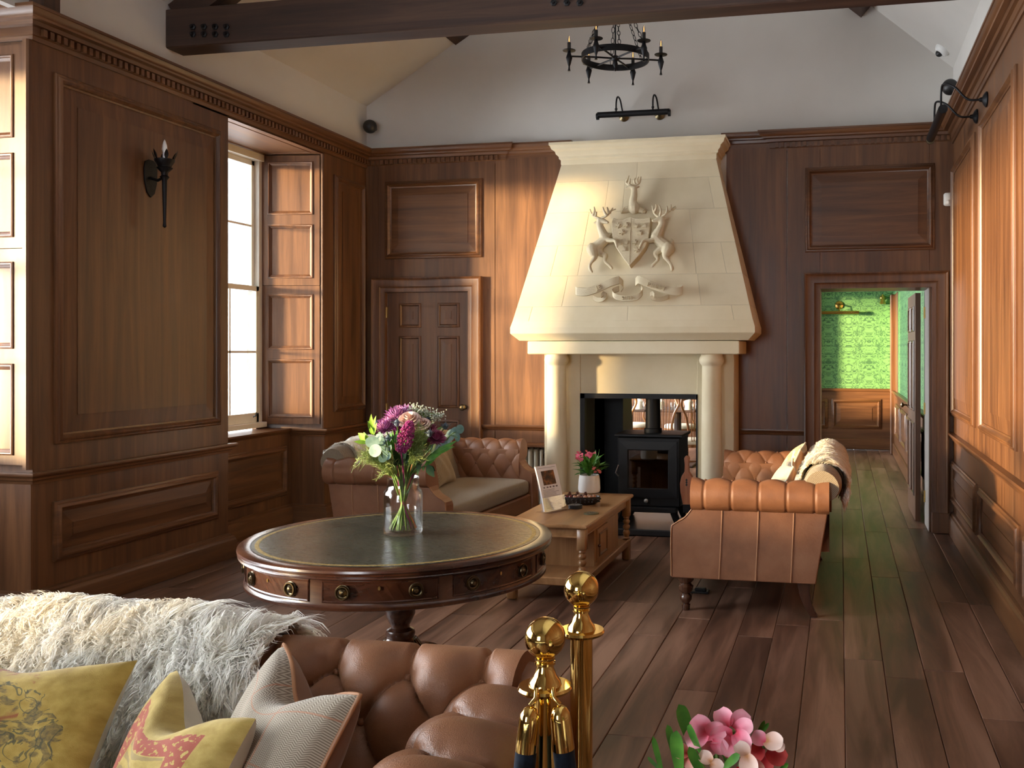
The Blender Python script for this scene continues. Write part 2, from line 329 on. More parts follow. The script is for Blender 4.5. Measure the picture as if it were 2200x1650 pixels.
class B:
    def __init__(s): s.v = []; s.f = []; s.uv = []
    def add(s, vs, fs, uvs=None):
        n = len(s.v); s.v += [tuple(p) for p in vs]; s.f += [tuple(i + n for i in f) for f in fs]
        s.uv += list(uvs) if uvs is not None else [(0, 0)] * len(vs); return s
    def box(s, x0, x1, y0, y1, z0, z1, M=None):
        vs = [Vector((x, y, z)) for z in (z0, z1) for y in (y0, y1) for x in (x0, x1)]
        if M is not None: vs = [M @ p for p in vs]
        return s.add(vs, [(0, 2, 3, 1), (4, 5, 7, 6), (0, 1, 5, 4), (2, 6, 7, 3), (0, 4, 6, 2), (1, 3, 7, 5)])
    def bbox(s, x0, x1, y0, y1, z0, z1, r=.01, M=None):      # box with chamfered edges
        n = []
        for z, q in ((z0, r), (z0 + r, 0), (z1 - r, 0), (z1, r)):
            c = r if q == 0 else 2 * r
            a0, a1, b0, b1 = x0 + q, x1 - q, y0 + q, y1 - q; k = r
            n.append([(a0 + k, b0, z), (a1 - k, b0, z), (a1, b0 + k, z), (a1, b1 - k, z), (a1 - k, b1, z), (a0 + k, b1, z), (a0, b1 - k, z), (a0, b0 + k, z)])
        return s.loft(n, True, True, M)
    def loft(s, rings, closed=True, caps=True, M=None):
        m = len(rings[0]); vs = [Vector(p) for r in rings for p in r]
        if M is not None: vs = [M @ p for p in vs]
        fs = []
        for i in range(len(rings) - 1):
            for j in range(m if closed else m - 1):
                k = (j + 1) % m; fs.append((i * m + j, i * m + k, (i + 1) * m + k, (i + 1) * m + j))
        if caps: fs.append(tuple(range(m))[::-1]); fs.append(tuple((len(rings) - 1) * m + j for j in range(m)))
        return s.add(vs, fs)
    def prism(s, pts, d0, d1, fn):                      # pts 2-D, fn(a,b,d)->xyz
        return s.loft([[fn(a, b, d0) for a, b in pts], [fn(a, b, d1) for a, b in pts]])
    def lathe(s, prof, n=24, c=(0, 0, 0), M=None, caps=True, a0=0.0, a1=2 * PI):
        full = abs(a1 - a0 - 2 * PI) < 1e-6; k = n if full else n + 1
        rings = [[(c[0] + r * math.cos(a0 + (a1 - a0) * j / n), c[1] + r * math.sin(a0 + (a1 - a0) * j / n), c[2] + z) for j in range(k)] for r, z in prof]
        return s.loft(rings, full, caps and full, M)
    def tube(s, pts, r, n=8, caps=True, closed=False):
        pts = [Vector(p) for p in pts]; m = len(pts); rr = r if isinstance(r, (list, tuple)) else [r] * m
        t0 = (pts[1] - pts[0]).normalized(); up = Vector((0, 0, 1)) if abs(t0.z) < .9 else Vector((1, 0, 0))
        nrm = (up - t0 * up.dot(t0)).normalized(); rings = []
        for i in range(m):
            a = pts[(i - 1) % m] if (closed or i > 0) else pts[i]; b = pts[(i + 1) % m] if (closed or i < m - 1) else pts[i]
            t = (b - a).normalized(); nrm = (nrm - t * nrm.dot(t)).normalized(); bi = t.cross(nrm)
            rings.append([pts[i] + (nrm * math.cos(2 * PI * j / n) + bi * math.sin(2 * PI * j / n)) * rr[i] for j in range(n)])
        if closed: rings.append(rings[0])
        return s.loft(rings, True, caps and not closed)
    def sphere(s, c, r, nu=14, nv=9, sc=(1, 1, 1)):
        prof = [(max(1e-4, math.sin(PI * i / nv)) * r, -math.cos(PI * i / nv) * r) for i in range(nv + 1)]
        rings = [[(c[0] + q * math.cos(2 * PI * j / nu) * sc[0], c[1] + q * math.sin(2 * PI * j / nu) * sc[1], c[2] + z * sc[2]) for j in range(nu)] for q, z in prof]
        return s.loft(rings)
    def grid(s, P, nu, nv, u0=0, u1=1, v0=0, v1=1, wrap=False):
        vs = []; uvs = []
        for i in range(nu + 1):
            for j in range(nv + 1):
                u = u0 + (u1 - u0) * i / nu; v = v0 + (v1 - v0) * j / nv; vs.append(P(u, v)); uvs.append((u, v))
        fs = [(i * (nv + 1) + j, (i + 1) * (nv + 1) + j, (i + 1) * (nv + 1) + j + 1, i * (nv + 1) + j + 1) for i in range(nu) for j in range(nv)]
        return s.add(vs, fs, uvs)
    def ring(s, fr, u0, u1, v0, v1, prof):              # mitred rectangular moulding, prof = (inset, outward)
        rings = []
        for q, w in prof:
            rings.append([fr(u0 + q, v0 + q, w), fr(u1 - q, v0 + q, w), fr(u1 - q, v1 - q, w), fr(u0 + q, v1 - q, w)])
        return s.loft(rings, True, False)
    def build(s, name, mat, parent=None, smooth=None, loc=None, rot=None, bevel=0, kind=None, label=None):
        me = s.mesh(name, smooth); o = link(name, me, mat, parent, loc, rot)
        if bevel:
            md = o.modifiers.new('bevel', 'BEVEL'); md.width = bevel; md.segments = 2; md.limit_method = 'ANGLE'; md.angle_limit = .7
        if kind: o['kind'] = kind
        if label: o['label'] = label
        return o
    def mesh(s, name, smooth=None):
        me = bpy.data.meshes.new(name); me.from_pydata(s.v, [], s.f)
        if any(q != (0, 0) for q in s.uv[:50]) :
            ul = me.uv_layers.new(name='UVMap'); li = np.empty(len(me.loops), np.int32); me.loops.foreach_get('vertex_index', li)
            ul.data.foreach_set('uv', np.array(s.uv, np.float32)[li].ravel())
        bm = bmesh.new(); bm.from_mesh(me); bmesh.ops.recalc_face_normals(bm, faces=bm.faces[:]); bm.to_mesh(me); bm.free()
        if smooth is not None:
            for p in me.polygons: p.use_smooth = True
            me.set_sharp_from_angle(angle=math.radians(smooth))
        me.update(); return me
def quickmesh(name, V, F, smooth=False):               # numpy vertices and equal-size faces
    me = bpy.data.meshes.new(name); k = F.shape[1]
    me.vertices.add(len(V)); me.vertices.foreach_set('co', V.astype(np.float32).ravel())
    me.loops.add(F.size); me.loops.foreach_set('vertex_index', F.astype(np.int32).ravel())
    me.polygons.add(len(F)); me.polygons.foreach_set('loop_start', (np.arange(len(F)) * k).astype(np.int32)); me.polygons.foreach_set('loop_total', np.full(len(F), k, np.int32))
    me.update(calc_edges=True)
    if smooth: me.polygons.foreach_set('use_smooth', np.ones(len(F), bool))
    return me
def sweep(fr, prof, u0, u1, m0=0, m1=0):               # straight moulding; prof=(w,v); mitre factor at the ends
    b = B(); b.loft([[fr(u0 + m0 * w, v, w) for w, v in prof], [fr(u1 + m1 * w, v, w) for w, v in prof]]); return b
def bez(p0, p1, p2, p3, n=10):
    p0, p1, p2, p3 = map(Vector, (p0, p1, p2, p3)); o = []
    for i in range(n + 1):
        t = i / n; o.append(p0 * (1 - t) ** 3 + p1 * 3 * t * (1 - t) ** 2 + p2 * 3 * t * t * (1 - t) + p3 * t ** 3)
    return o
def spline(pts, n=6):
    pts = [Vector(p) for p in pts]; q = [pts[0] * 2 - pts[1]] + pts + [pts[-1] * 2 - pts[-2]]; o = []
    for i in range(1, len(q) - 2):
        for k in range(n):
            t = k / n; a, b, c, d = q[i - 1], q[i], q[i + 1], q[i + 2]
            o.append(.5 * ((2 * b) + (c - a) * t + (2 * a - 5 * b + 4 * c - d) * t * t + (3 * b - a - 3 * c + d) * t ** 3))
    return o + [pts[-1]]

# ---------------------------------------------------------------- the room shell
XL, XR, YB, YR = -4.43, 0.93, 8.30, -3.4
F_left = lambda u, v, w: Vector((XL + w, u, v))
F_back = lambda u, v, w: Vector((u, YB - w, v))
F_right = lambda u, v, w: Vector((XR - w, u, v))
def frame(o, ux, out):
    o, ux, out = Vector(o), Vector(ux).normalized(), Vector(out).normalized()
    return lambda u, v, w: o + ux * u + Vector((0, 0, 1)) * v + out * w
BOL = [(0, -.01), (0, .014), (.008, .020), (.016, .020), (.024, .030), (.036, .033), (.046, .024), (.052, .012), (.062, .008), (.062, -.004)]
OVO = [(0, -.001), (0, .004), (.006, .008), (.012, .006), (.018, .0), (.020, -.012)]
def panel(fr, u0, u1, v0, v1, parent, ax='z', prof=BOL, bev=.075, up=.016, mats=('oak_', 'mould_')):
    q = prof[-1][0]
    B().ring(fr, u0, u1, v0, v1, prof).build('panel_moulding', mats[1] + ('y' if ax == 'y' else ('x' if ax == 'x' else 'z')), parent, smooth=40)
    b = B(); a0, a1, b0, b1 = u0 + q, u1 - q, v0 + q, v1 - q
    pts = lambda k, w: [fr(a0 + k, b0 + k, w), fr(a1 - k, b0 + k, w), fr(a1 - k, b1 - k, w), fr(a0 + k, b1 - k, w)]
    b.loft([pts(-.005, -.006), pts(0, .002), pts(bev, up - .005), pts(bev, up)], True, False)
    n = len(b.v); b.f.append((n - 4, n - 3, n - 2, n - 1))
    return b.build('panel', mats[0] + ax, parent)

# floor of separate boards
floor = B().box(-6.2, 2.6, YR, 15.2, -.12, -.022).build('floor', 'beam_y'); tag(floor, 'dark brown oak plank floor running towards the fireplace', 'floor', kind='structure')
pw = .186; n = 0
for i in range(-31, 7):
    x0 = i * pw + .02; y = -1.2 - random.random() * 1.9
    while y < 15.1:
        L = random.uniform(1.5, 2.6); y1 = min(y + L, 15.15)
        if y1 > .4 and not (y > 9.0 and x0 < -1.0):
            b = B(); z = -.004 + random.uniform(-.0012, .0012); g = .0009
            xa, xb = x0 + g, x0 + pw - g
            b.loft([[(xa, y + g, -.022), (xb, y + g, -.022), (xb, y1 - g, -.022), (xa, y1 - g, -.022)], [(xa, y + g, z - .003), (xb, y + g, z - .003), (xb, y1 - g, z - .003), (xa, y1 - g, z - .003)],
                    [(xa + .003, y + g + .003, z), (xb - .003, y + g + .003, z), (xb - .003, y1 - g - .003, z), (xa + .003, y1 - g - .003, z)]])
            b.build('plank', 'floor_wood', floor); n += 1
        y = y1
# roof and gable
EL, ER = 3.86, 3.90; SL, SR = .607, .855
RX = (ER + SR * XR - EL + SL * XL) / (SL + SR); RZ = EL + SL * (RX - XL)
wall_back = thing('wall_back', 'end wall with oak panelling below and pale plaster gable above', 'wall', kind='structure')
b = B(); fnb = lambda d0, d1: (lambda pts: b.prism(pts, d0, d1, lambda a, z, d: (a, d, z)))
P = fnb(YB, YB + .42)
P([(XL - .9, 3.2), (XR + .3, 3.2), (XR + .3, ER + .1), (XR, ER), (RX, RZ + .25), (XL, EL), (XL - .9, EL)])
P([(XL - .9, 0), (-2.18, 0), (-2.18, 3.2), (XL - .9, 3.2)]); P([(-1.20, 0), (-.165, 0), (-.165, 3.2), (-1.20, 3.2)])
P([(-2.18, 1.16), (-1.20, 1.16), (-1.20, 3.2), (-2.18, 3.2)]); P([(-.165, 2.059), (.731, 2.059), (.731, 3.2), (-.165, 3.2)]); P([(.731, 0), (XR + .3, 0), (XR + .3, 3.2), (.731, 3.2)])
b.build('plaster', 'plaster', wall_back)
ceil = B()
for (xa, za, xb, zb) in ((XL, EL, RX, RZ), (RX, RZ, XR, ER)):
    dx, dz = xb - xa, zb - za; L = math.hypot(dx, dz); nx, nz = -dz / L * .1, dx / L * .1
    ceil.prism([(xa, za), (xb, zb), (xb + nx, zb + nz), (xa + nx, za + nz)], YR, YB + .3, lambda a, z, d: (a, d, z))
ceil = ceil.build('ceiling', 'plaster'); tag(ceil, 'sloping white plaster ceiling of the vaulted hall', 'ceiling', kind='structure')

# ---- left wall: piers, window recess, bay
YP0, YP1, YW = 4.489, 6.215, 7.547           # pier from YP0 to YP1, far jamb at YW
BAY0, BAYX, WX = -.35, -5.42, -5.0
wl = thing('wall_left', 'panelled oak window wall with deep recesses', 'wall', kind='structure')
b = B()
b.loft([[(-5.6, YP0, z), (XL, YP0, z), (XL, YP1, z), (-4.9, 5.84, z), (-5.06, 5.84, z), (-5.06, 4.9, z), (-5.6, 4.9, z)] for z in (0, 3.9)]); b.box(-5.06, XL, YW, YB + .2, 0, 3.9)
b.box(-5.06, XL - .32, 5.83, YW + .01, 0, .84); b.box(-5.06, XL, 5.83, YW + .01, 3.25, 3.9)
b.box(-5.6, XL, YR, BAY0, 0, 3.9)
b.box(-5.6, BAYX, BAY0, YP0, 0, .84); b.box(-5.6, BAYX, BAY0, YP0, 3.22, 3.9)
b.box(-5.6, XL, BAY0, YP0, 3.62, 3.9)
b.box(-5.06, -5.02, 7.43, YW + .01, .84, 3.25)
b.build('backing', 'oak_z', wl)
B().box(-5.58, XL - .002, BAY0, YP0, 3.46, 3.62).build('bay_soffit', 'plaster', wl)
B().box(XL - .05, XL + .001, YR, YB, 3.41, EL + .02).build('plaster', 'plaster', wl)
panel(F_left, 4.632, 6.113, .985, 3.123, wl, 'z', bev=.10); panel(F_left, 4.623, 6.087, .31, .655, wl, 'y')
panel(F_left, 7.695, 8.25, .98, 3.10, wl, 'z', bev=.07); panel(F_left, 7.66, 8.24, .31, .655, wl, 'y')
for k, y0 in enumerate((-2.9, -1.6)): panel(F_left, y0, y0 + 1.15, .985, 3.12, wl, 'z', bev=.1); panel(F_left, y0, y0 + 1.15, .31, .655, wl, 'y')
F_apron = lambda u, v, w: Vector((XL - .32 + w, u, v)); panel(F_apron, 6.30, 7.46, .27, .70, wl, 'y')
F_sof = lambda u, v, w: Vector((XL - v, u, 3.25 - w))
B().ring(F_sof, 6.30, 7.44, .06, .50, OVO).build('soffit_moulding', 'shutter_y', wl)
B().box(-5.02, XL, 6.22, 7.545, 3.246, 3.256).build('soffit_board', 'shutter_y', wl)
F_rev = lambda u, v, w: Vector((XL - u, YP0 - w, v))              # near reveal facing the camera
B().prism([(0, 0), (0, .835), (.32, .835), (.32, 0)], 0, .012, F_rev).build('reveal_board', 'oak_z', wl)
B().ring(F_rev, .06, .6, .30, .66, OVO).build('panel_moulding', 'mould_x', wl)
# ---- crown, chair rail, skirting profiles (outward, height)
CROWN = [(0, 3.262), (.012, 3.262), (.016, 3.285), (.024, 3.290), (.026, 3.334), (.045, 3.340), (.050, 3.362), (.085, 3.366), (.088, 3.378), (.098, 3.384), (.106, 3.394), (.112, 3.412), (.118, 3.414), (.118, 3.430), (0, 3.430)]
CROWN2 = [(w * .62, v) for w, v in CROWN]
RAIL = [(0, .775), (.012, .775), (.016, .792), (.028, .798), (.032, .812), (.046, .820), (.050, .828), (.048, .842), (0, .842)]
SKIRT = [(0, 0), (.045, 0), (.045, .125), (.038, .135), (.034, .150), (.022, .158), (.018, .172), (0, .178)]
tn = [0]
def trim(name, prof, fr, spans, mat, label, cat='moulding', dent=False):
    b = B()
    for sp in spans: b.v and None; q = sweep(fr, prof, *sp); b.add(q.v, q.f)
    o = b.build(name, mat, None, smooth=35); tag(o, label, cat, kind='structure')
    if dent:
        u0, u1 = spans[0][0], spans[0][1]; k = prof[5][0]
        db = B(); db.loft([[fr(a, v, w) - fr(0, 0, 0) for a, v in ((0, 3.292), (.026, 3.292), (.026, 3.332), (0, 3.332))] for w in (prof[3][0], prof[3][0] + .020)]); me = db.mesh('dentil')
        u = u0 + .03
        while u < u1 - .03:
            link('dentil', me, mat, o, loc=fr(u, 0, 0)); u += .0475
    return o
trim('trim_1', CROWN, F_left, [(YP0, YB, -1, -1)], 'mould_y', 'dentilled oak cornice along the window wall', dent=True)
trim('trim_2', CROWN, F_rev, [(0, 1.0, -1, 0)], 'mould_x', 'oak cornice return on the window bay')
trim('trim_3', CROWN, F_back, [(XL, -3.04, 1, 1)], 'mould_x', 'dentilled oak cornice above the small door', dent=True)
trim('trim_4', CROWN2, F_back, [(-3.04, -2.38, 0, 0), (-1.02, -.58, 0, 0)], 'mould_x', 'plain oak cornice beside the stone hood')
trim('trim_5', CROWN, F_back, [(-.58, XR, -1, -1)], 'mould_x', 'dentilled oak cornice above the open doorway', dent=True)
trim('trim_6', CROWN, F_right, [(YR, YB, 0, -1)], 'mould_y', 'oak cornice along the sunlit wall without windows', dent=False)
trim('trim_7', RAIL, F_left, [(YP0, YP1, -1, 1), (YW, YB, -1, -1)], 'mould_y', 'oak chair rail along the window wall')
trim('trim_8', RAIL, F_rev, [(0, 1.0, -1, 0)], 'mould_x', 'oak chair rail return on the window bay')
trim('trim_9', RAIL, F_back, [(-3.25, -2.52, 0, 0), (-.86, -.304, 0, 0)], 'mould_x', 'oak chair rail beside the fireplace')
trim('trim_10', RAIL, F_right, [(YR, YB - .02, 0, 0)], 'mould_y', 'oak chair rail along the sunlit wall without windows')
F_ret = lambda u, v, w: Vector((XL - u, YW - w, v))
trim('trim_11', RAIL, F_ret, [(0, .34, -1, 0)], 'mould_x', 'oak chair rail return below the shutters')
SILL = [(-.3, .80), (.0, .80), (.012, .808), (.018, .82), (.032, .828), (.034, .842), (-.3, .842)]
trim('trim_12', SILL, F_apron, [(5.85, YW, 0, 0)], 'mould_y', 'oak window sill above the recessed apron panel', 'sill')
trim('baseboard_left', SKIRT, F_left, [(YP0, YP1, -1, 1), (YW, YB, -1, 0)], 'mould_y', 'tall oak skirting along the window wall', 'skirting')
trim('baseboard_apron', SKIRT, F_apron, [(YP1, YW, 0, 0)], 'mould_y', 'oak skirting under the window recess', 'skirting')
trim('baseboard_bay', SKIRT, F_rev, [(0, 1.0, -1, 0)], 'mould_x', 'oak skirting inside the window bay', 'skirting')
trim('baseboard_return', SKIRT, F_ret, [(0, .34, -1, 0)], 'mould_x', 'short oak skirting return below the shutters', 'skirting')
trim('baseboard_back', SKIRT, F_back, [(-3.25, -2.52, 0, 0), (-.86, -.304, 0, 0)], 'mould_x', 'oak skirting beside the fireplace', 'skirting')
trim('baseboard_right', SKIRT, F_right, [(YR, YB - .02, 0, 0)], 'mould_y', 'oak skirting along the sunlit wall without windows', 'skirting')

# ---- windows
def sash_window(name, label, x, y0, y1, z0, z1, cols, fw=.075):
    w = thing(name, label, 'window', (x, y0, z0), kind='structure')
    L, Hh = y1 - y0, z1 - z0; mid = Hh * .505
    def part(nm, mat, *bx):
        b = B(); [b.box(*q) for q in bx]; return b.build(nm, mat, w, bevel=.004)
    part('frame', 'white_paint', (-.08, .04, 0, fw, 0, Hh), (-.08, .04, L - fw, L, 0, Hh), (-.08, .06, 0, L, Hh - .06, Hh), (-.08, .085, 0, L, 0, .045))
    for nm, za, zb, xo in (('upper_sash', mid - .02, Hh - .06, -.045), ('lower_sash', .045, mid + .025, .0)):
        bot = .085 if nm == 'lower_sash' else .045
        s = part(nm, 'white_paint', (xo, xo + .04, fw, fw + .04, za, zb), (xo, xo + .04, L - fw - .04, L - fw, za, zb), (xo, xo + .04, fw, L - fw, zb - .045, zb), (xo, xo + .04, fw, L - fw, za, za + bot))
        ga, gb = za + bot, zb - .045; hb = B()
        for k in range(1, cols): yy = fw + .04 + (L - 2 * fw - .08) * k / cols; hb.box(xo + .008, xo + .032, yy - .009, yy + .009, ga, gb)
        hb.box(xo + .008, xo + .032, fw + .04, L - fw - .04, (ga + gb) / 2 - .009, (ga + gb) / 2 + .009); o = hb.build('glazing_bar', 'white_paint', s)
        for k in range(cols):
            for r in range(2):
                ya = fw + .04 + (L - 2 * fw - .08) * k / cols; yb = fw + .04 + (L - 2 * fw - .08) * (k + 1) / cols; zc = ga + (gb - ga) * r / 2
                B().box(xo + .019, xo + .021, ya + .002, yb - .002, zc + .002, zc + (gb - ga) / 2 - .002).build('pane', 'window_glass', s)
    b = B(); b.lathe([(.012, 0), (.012, .006), (.006, .01), (.005, .03)], 8, (.075, L / 2, .05)); b.tube([(.085, L - .2, .10), (.11, L - .2, .11), (.11, L - .2, .14)], .006, 6); b.build('sash_lift', 'iron', w)
    return w
w1 = sash_window('window_1', 'white painted sash window between the oak pier and the open shutters', WX, 5.85, 7.435, .86, 3.24, 4, .05)
w2 = sash_window('window_2', 'tall white sash window of the bay', BAYX, BAY0 + .02, YP0 - .02, .84, 3.22, 10)
portal('window_daylight', (WX - .12, 6.64, 2.05), (0, -PI / 2, 0), 2.3, 1.5); portal('window_bay_offscreen', (BAYX - .12, (BAY0 + YP0) / 2, 2.03), (0, -PI / 2, 0), 2.3, YP0 - BAY0 - .1)
PZ = [(.95, 1.44), (1.546, 2.01), (2.17, 2.62), (2.727, 3.17)]
def shutter(fr_, width, parent):
    off_ = Vector(parent.location); fr = lambda u, v, w: fr_(u, v, w) - off_
    for lo, hi, ps in ((.885, 2.094, PZ[:2]), (2.098, 3.235, PZ[2:])):
        u0, u1 = .085, width - .07
        def slab(b, ua, ub, va, vb, w0, w1): b.loft([[fr(u, v, w) for u, v in ((ua, va), (ub, va), (ub, vb), (ua, vb))] for w in (w0, w1)])
        b = B(); slab(b, 0, u0, lo, hi, -.032, 0); slab(b, u1, width, lo, hi, -.032, 0); edges = [lo] + [z for q in ps for z in q] + [hi]
        for k in range(0, 6, 2): slab(b, u0, u1, edges[k], edges[k + 1], -.032, 0)
        leaf_ = b.build('shutter', 'shutter_z', parent)
        for za, zb in ps:
            B().ring(fr, u0 - .012, u1 + .012, za - .012, zb + .012, [(0, -.001), (.002, .006), (.009, .009), (.016, .006), (.019, -.001), (.024, -.004), (.032, -.009), (.036, -.016)]).build('panel_moulding', 'shutter_z', leaf_, smooth=35)
            b = B(); slab(b, u0 - .01, u1 + .01, za - .01, zb + .01, -.030, -.014); b.build('panel', 'shutter_z', leaf_)
        for zz in (lo + .12, hi - .12):
            b = B(); slab(b, -.012, .006, zz - .035, zz + .035, 0, .006); b.build('hinge', 'hinge_brass', leaf_)
fa = Vector((-4.985, 7.425, 0)); fb = Vector((XL - .025, YW - .034, 0)); d = (fb - fa); shutter(frame(fa, d, Vector((d.y, -d.x, 0))), d.length, w1)
shutter(lambda u, v, w: Vector((XL - .64 + u, YP0 - .033 - w, v)), .605, w2)
b = B(); b.loft([[(XL - .03 + dx, YP0 - .005 - dy, z) for dx, dy in ((0, 0), (.034, 0), (.034, .024), (.024, .034), (0, .034))] for z in (.86, 3.262)]); b.build('edge_bead', 'shutter_z', wl)
b = B(); b.loft([[(XL - .022 + dx, YW - .005 - dy, z) for dx, dy in ((0, 0), (.026, 0), (.026, .014), (.018, .022), (0, .022))] for z in (.845, 3.25)]); b.build('edge_bead', 'shutter_z', wl)

# ---- back wall panelling
b = B()
for x0, x1, z0, z1 in ((XL, -4.30, 0, 3.3), (-4.30, -3.13, 2.1, 3.3), (-3.30, -3.13, 0, 2.1), (-3.126, -2.42, 0, 3.3), (-.98, -.454, 0, 3.3), (-.45, -.17, 0, 3.3), (-.17, .735, 2.06, 3.3), (.735, XR, 0, 3.3)):
    q = B().box(x0 + .001, x1 - .001, YB - .016, YB + .002, z0, z1).build('board', 'oak_z', wall_back)
F_b2 = lambda u, v, w: Vector((u, YB - .016 - w, v))
panel(F_b2, -4.225, -3.256, 2.394, 3.126, wall_back, 'x'); panel(F_b2, -.296, .78, 2.376, 3.105, wall_back, 'x')
ARCH = [(0, -.01), (0, .055), (.012, .060), (.022, .050), (.034, .046), (.085, .046), (.092, .036), (.104, .032), (.135, .030), (.140, -.30)]
def architrave(x0, x1, z1, parent, deep=-.30):
    b = B(); rings = []
    for q, o in ARCH[:-1] + [(.140, deep)]:
        rings.append([F_b2(x0 + q, 0, o), F_b2(x0 + q, z1 - q, o), F_b2(x1 - q, z1 - q, o), F_b2(x1 - q, 0, o)])
    b.loft(rings, False, False); b.build('architrave', 'mould_z', parent, smooth=40)
    for xa in (x0 - .003, x1 - .137):
        B().box(xa, xa + .14, YB - .016 - .064, YB - .01, 0, .17).build('plinth_block', 'mould_z', parent, bevel=.004)
d1 = thing('door_1', 'closed six panel oak door beside the stone fireplace', 'door', kind='structure')
architrave(-4.352, -3.25, 2.215, d1, -.014)
B().box(-4.21, -3.37, YB - .002, YB + .04, 0, 2.075).build('door_leaf', 'oak_z', d1)
F_d = lambda u, v, w: Vector((u, YB - .003 - w, v))
for xa, xb in ((-4.09, -3.87), (-3.70, -3.485)):
    for za, zb in ((1.745, 1.975), (.99, 1.665), (.22, .88)):
        panel(F_d, xa, xb, za, zb, d1, 'z', [(0, -.001), (0, .006), (.008, .012), (.018, .012), (.026, .002), (.028, -.008)], .05, .01)
for zz in (1.89, .98, .3): B().box(-4.222, -4.206, YB - .026, YB - .002, zz - .05, zz + .05).build('hinge', 'hinge_brass', d1)
B().lathe([(.024, 0), (.024, .008), (.01, .014), (.01, .04), (.026, .048), (.03, .06), (.02, .074), (0.002, .078)], 16, M=Matrix.Translation((-3.43, YB - .004, 1.0)) @ Matrix.Rotation(PI / 2, 4, 'X')).build('door_knob', 'aged_brass', d1, smooth=40)

d2 = thing('door_2', 'open oak doorway leading to the green papered room', 'door', kind='structure')
architrave(-.304, .889, 2.194, d2)
hx = Vector((.70, YB + .42, 0)); far = at_y(1962, 900, 9.50); dd = Vector((far.x - hx.x, far.y - hx.y, 0)); Ld = .84
F_leaf = frame(hx, dd, Vector((-dd.y, dd.x, 0)))
b = B(); b.loft([[F_leaf(u, v, w) for u, v in ((0, .01), (Ld, .01), (Ld, 2.04), (0, 2.04))] for w in (0, .045)]); b.build('door_leaf', 'oak_z', d2)
F_l2 = lambda u, v, w: F_leaf(u, v, w + .045)
for ua, ub in ((.10, .38), (.46, .74)):
    for za, zb in ((1.70, 1.93), (.98, 1.62), (.22, .88)): panel(F_l2, ua, ub, za, zb, d2, 'z', [(0, -.001), (0, .006), (.01, .012), (.02, .01), (.026, -.006)], .04, .006)
for zz in (1.86, 1.02, .25): B().box(.718, .734, YB + .30, YB + .33, zz - .05, zz + .05).build('hinge', 'hinge_brass', d2)
b = B(); k = F_leaf(Ld - .06, 1.0, .045); b.lathe([(.022, 0), (.022, .01), (.008, .015), (.008, .04), (.022, .05), (.026, .065), (.003, .078)], 14, M=Matrix.Translation(k) @ Matrix.Rotation(-PI / 2, 4, 'Y')); b.build('door_knob', 'aged_brass', d2, smooth=40)

# ---- right wall
wr = thing('wall_right', 'sunlit oak panelled wall with tall upper panels', 'wall', kind='structure')
B().box(XR, XR + .2, YR, YB + .3, 0, 3.45).build('backing', 'oak_z', wr); B().box(XR, XR + .2, YR, YB, 3.41, ER + .03).build('plaster', 'plaster', wr)
for ya, yb in ((6.935, 8.245), (5.34, 6.64), (3.74, 5.04), (2.14, 3.44), (.54, 1.84), (-1.06, .24), (-2.66, -1.36)):
    panel(F_right, ya, yb, .985, 3.055, wr, 'z', bev=.09); panel(F_right, ya - .09, yb + .04, .25, .605, wr, 'y')
# ---- rear wall with the big glazed window behind the camera
wrear = thing('wall_rear', 'end wall with a wide window behind the seating', 'wall', kind='structure')
b = B()
WA, WB, WZ0, WZ1 = -3.1, -1.5, 1.0, 2.9
b.box(-5.6, WA, YR - .2, YR, 0, 6.0); b.box(WB, 1.2, YR - .2, YR, 0, 6.0); b.box(WA, WB, YR - .2, YR, 0, WZ0); b.box(WA, WB, YR - .2, YR, WZ1, 6.0); b.build('plaster', 'plaster', wrear)
w3 = thing('window_3', 'gridded window in the end wall behind the seating', 'window', kind='structure'); b = B()
for k in range(5): x = WA + (WB - WA) * k / 4; b.box(x - .02, x + .02, YR - .13, YR - .07, WZ0, WZ1)
for k in range(5): z = WZ0 + (WZ1 - WZ0) * k / 4; b.box(WA, WB, YR - .125, YR - .075, z - .02, z + .02)
b.build('glazing_bar', 'white_paint', w3)
for i in range(4):
    for k in range(4): B().box(WA + .02 + .4 * i, WA - .02 + .4 * (i + 1), YR - .101, YR - .099, WZ0 + .02 + (WZ1 - WZ0) * k / 4, WZ0 - .02 + (WZ1 - WZ0) * (k + 1) / 4).build('pane', 'window_glass', w3)
portal('window_rear_offscreen', ((WA + WB) / 2, YR - .15, (WZ0 + WZ1) / 2), (PI / 2, 0, PI), WB - WA, WZ1 - WZ0)

# ---- roof timbers
tb = thing('tie_beam', 'heavy dark stained tie beam with bolt plates crossing the hall', 'beam')
B().bbox(XL - .02, XR + .02, 5.555, 5.735, 3.555, 3.815, .008).build('timber', 'beam_x', tb)
for k, u0 in enumerate((405, 1180)):
    for i in range(4 if k == 0 else 3):
        for v in ((58, 74) if k == 0 else (6,)):
            p = at_y(u0 + 10 + (24 if k == 0 else 28) * i, v, 5.555)
            B().lathe([(.022, 0), (.022, .008), (.012, .012), (.011, .026), (.002, .027)], 6, M=Matrix.Translation(p) @ Matrix.Rotation(PI / 2, 4, 'X')).build('bolt', 'iron', tb)
def rafter(xa, za, xb, zb, lab):
    d = Vector((xb - xa, 0, zb - za)).normalized(); nrm = Vector((-d.z, 0, d.x)); nrm = nrm if nrm.z > 0 else -nrm
    b = B(); A, C = Vector((xa, 0, za)), Vector((xb, 0, zb))
    b.loft([[p + nrm * o + Vector((0, y, 0)) for o, y in ((-.20, 5.57), (-.20, 5.72), (-.01, 5.72), (-.01, 5.57))] for p in (A, C)]); tag(b.build('roof_rafter', 'beam_x'), lab, 'beam')
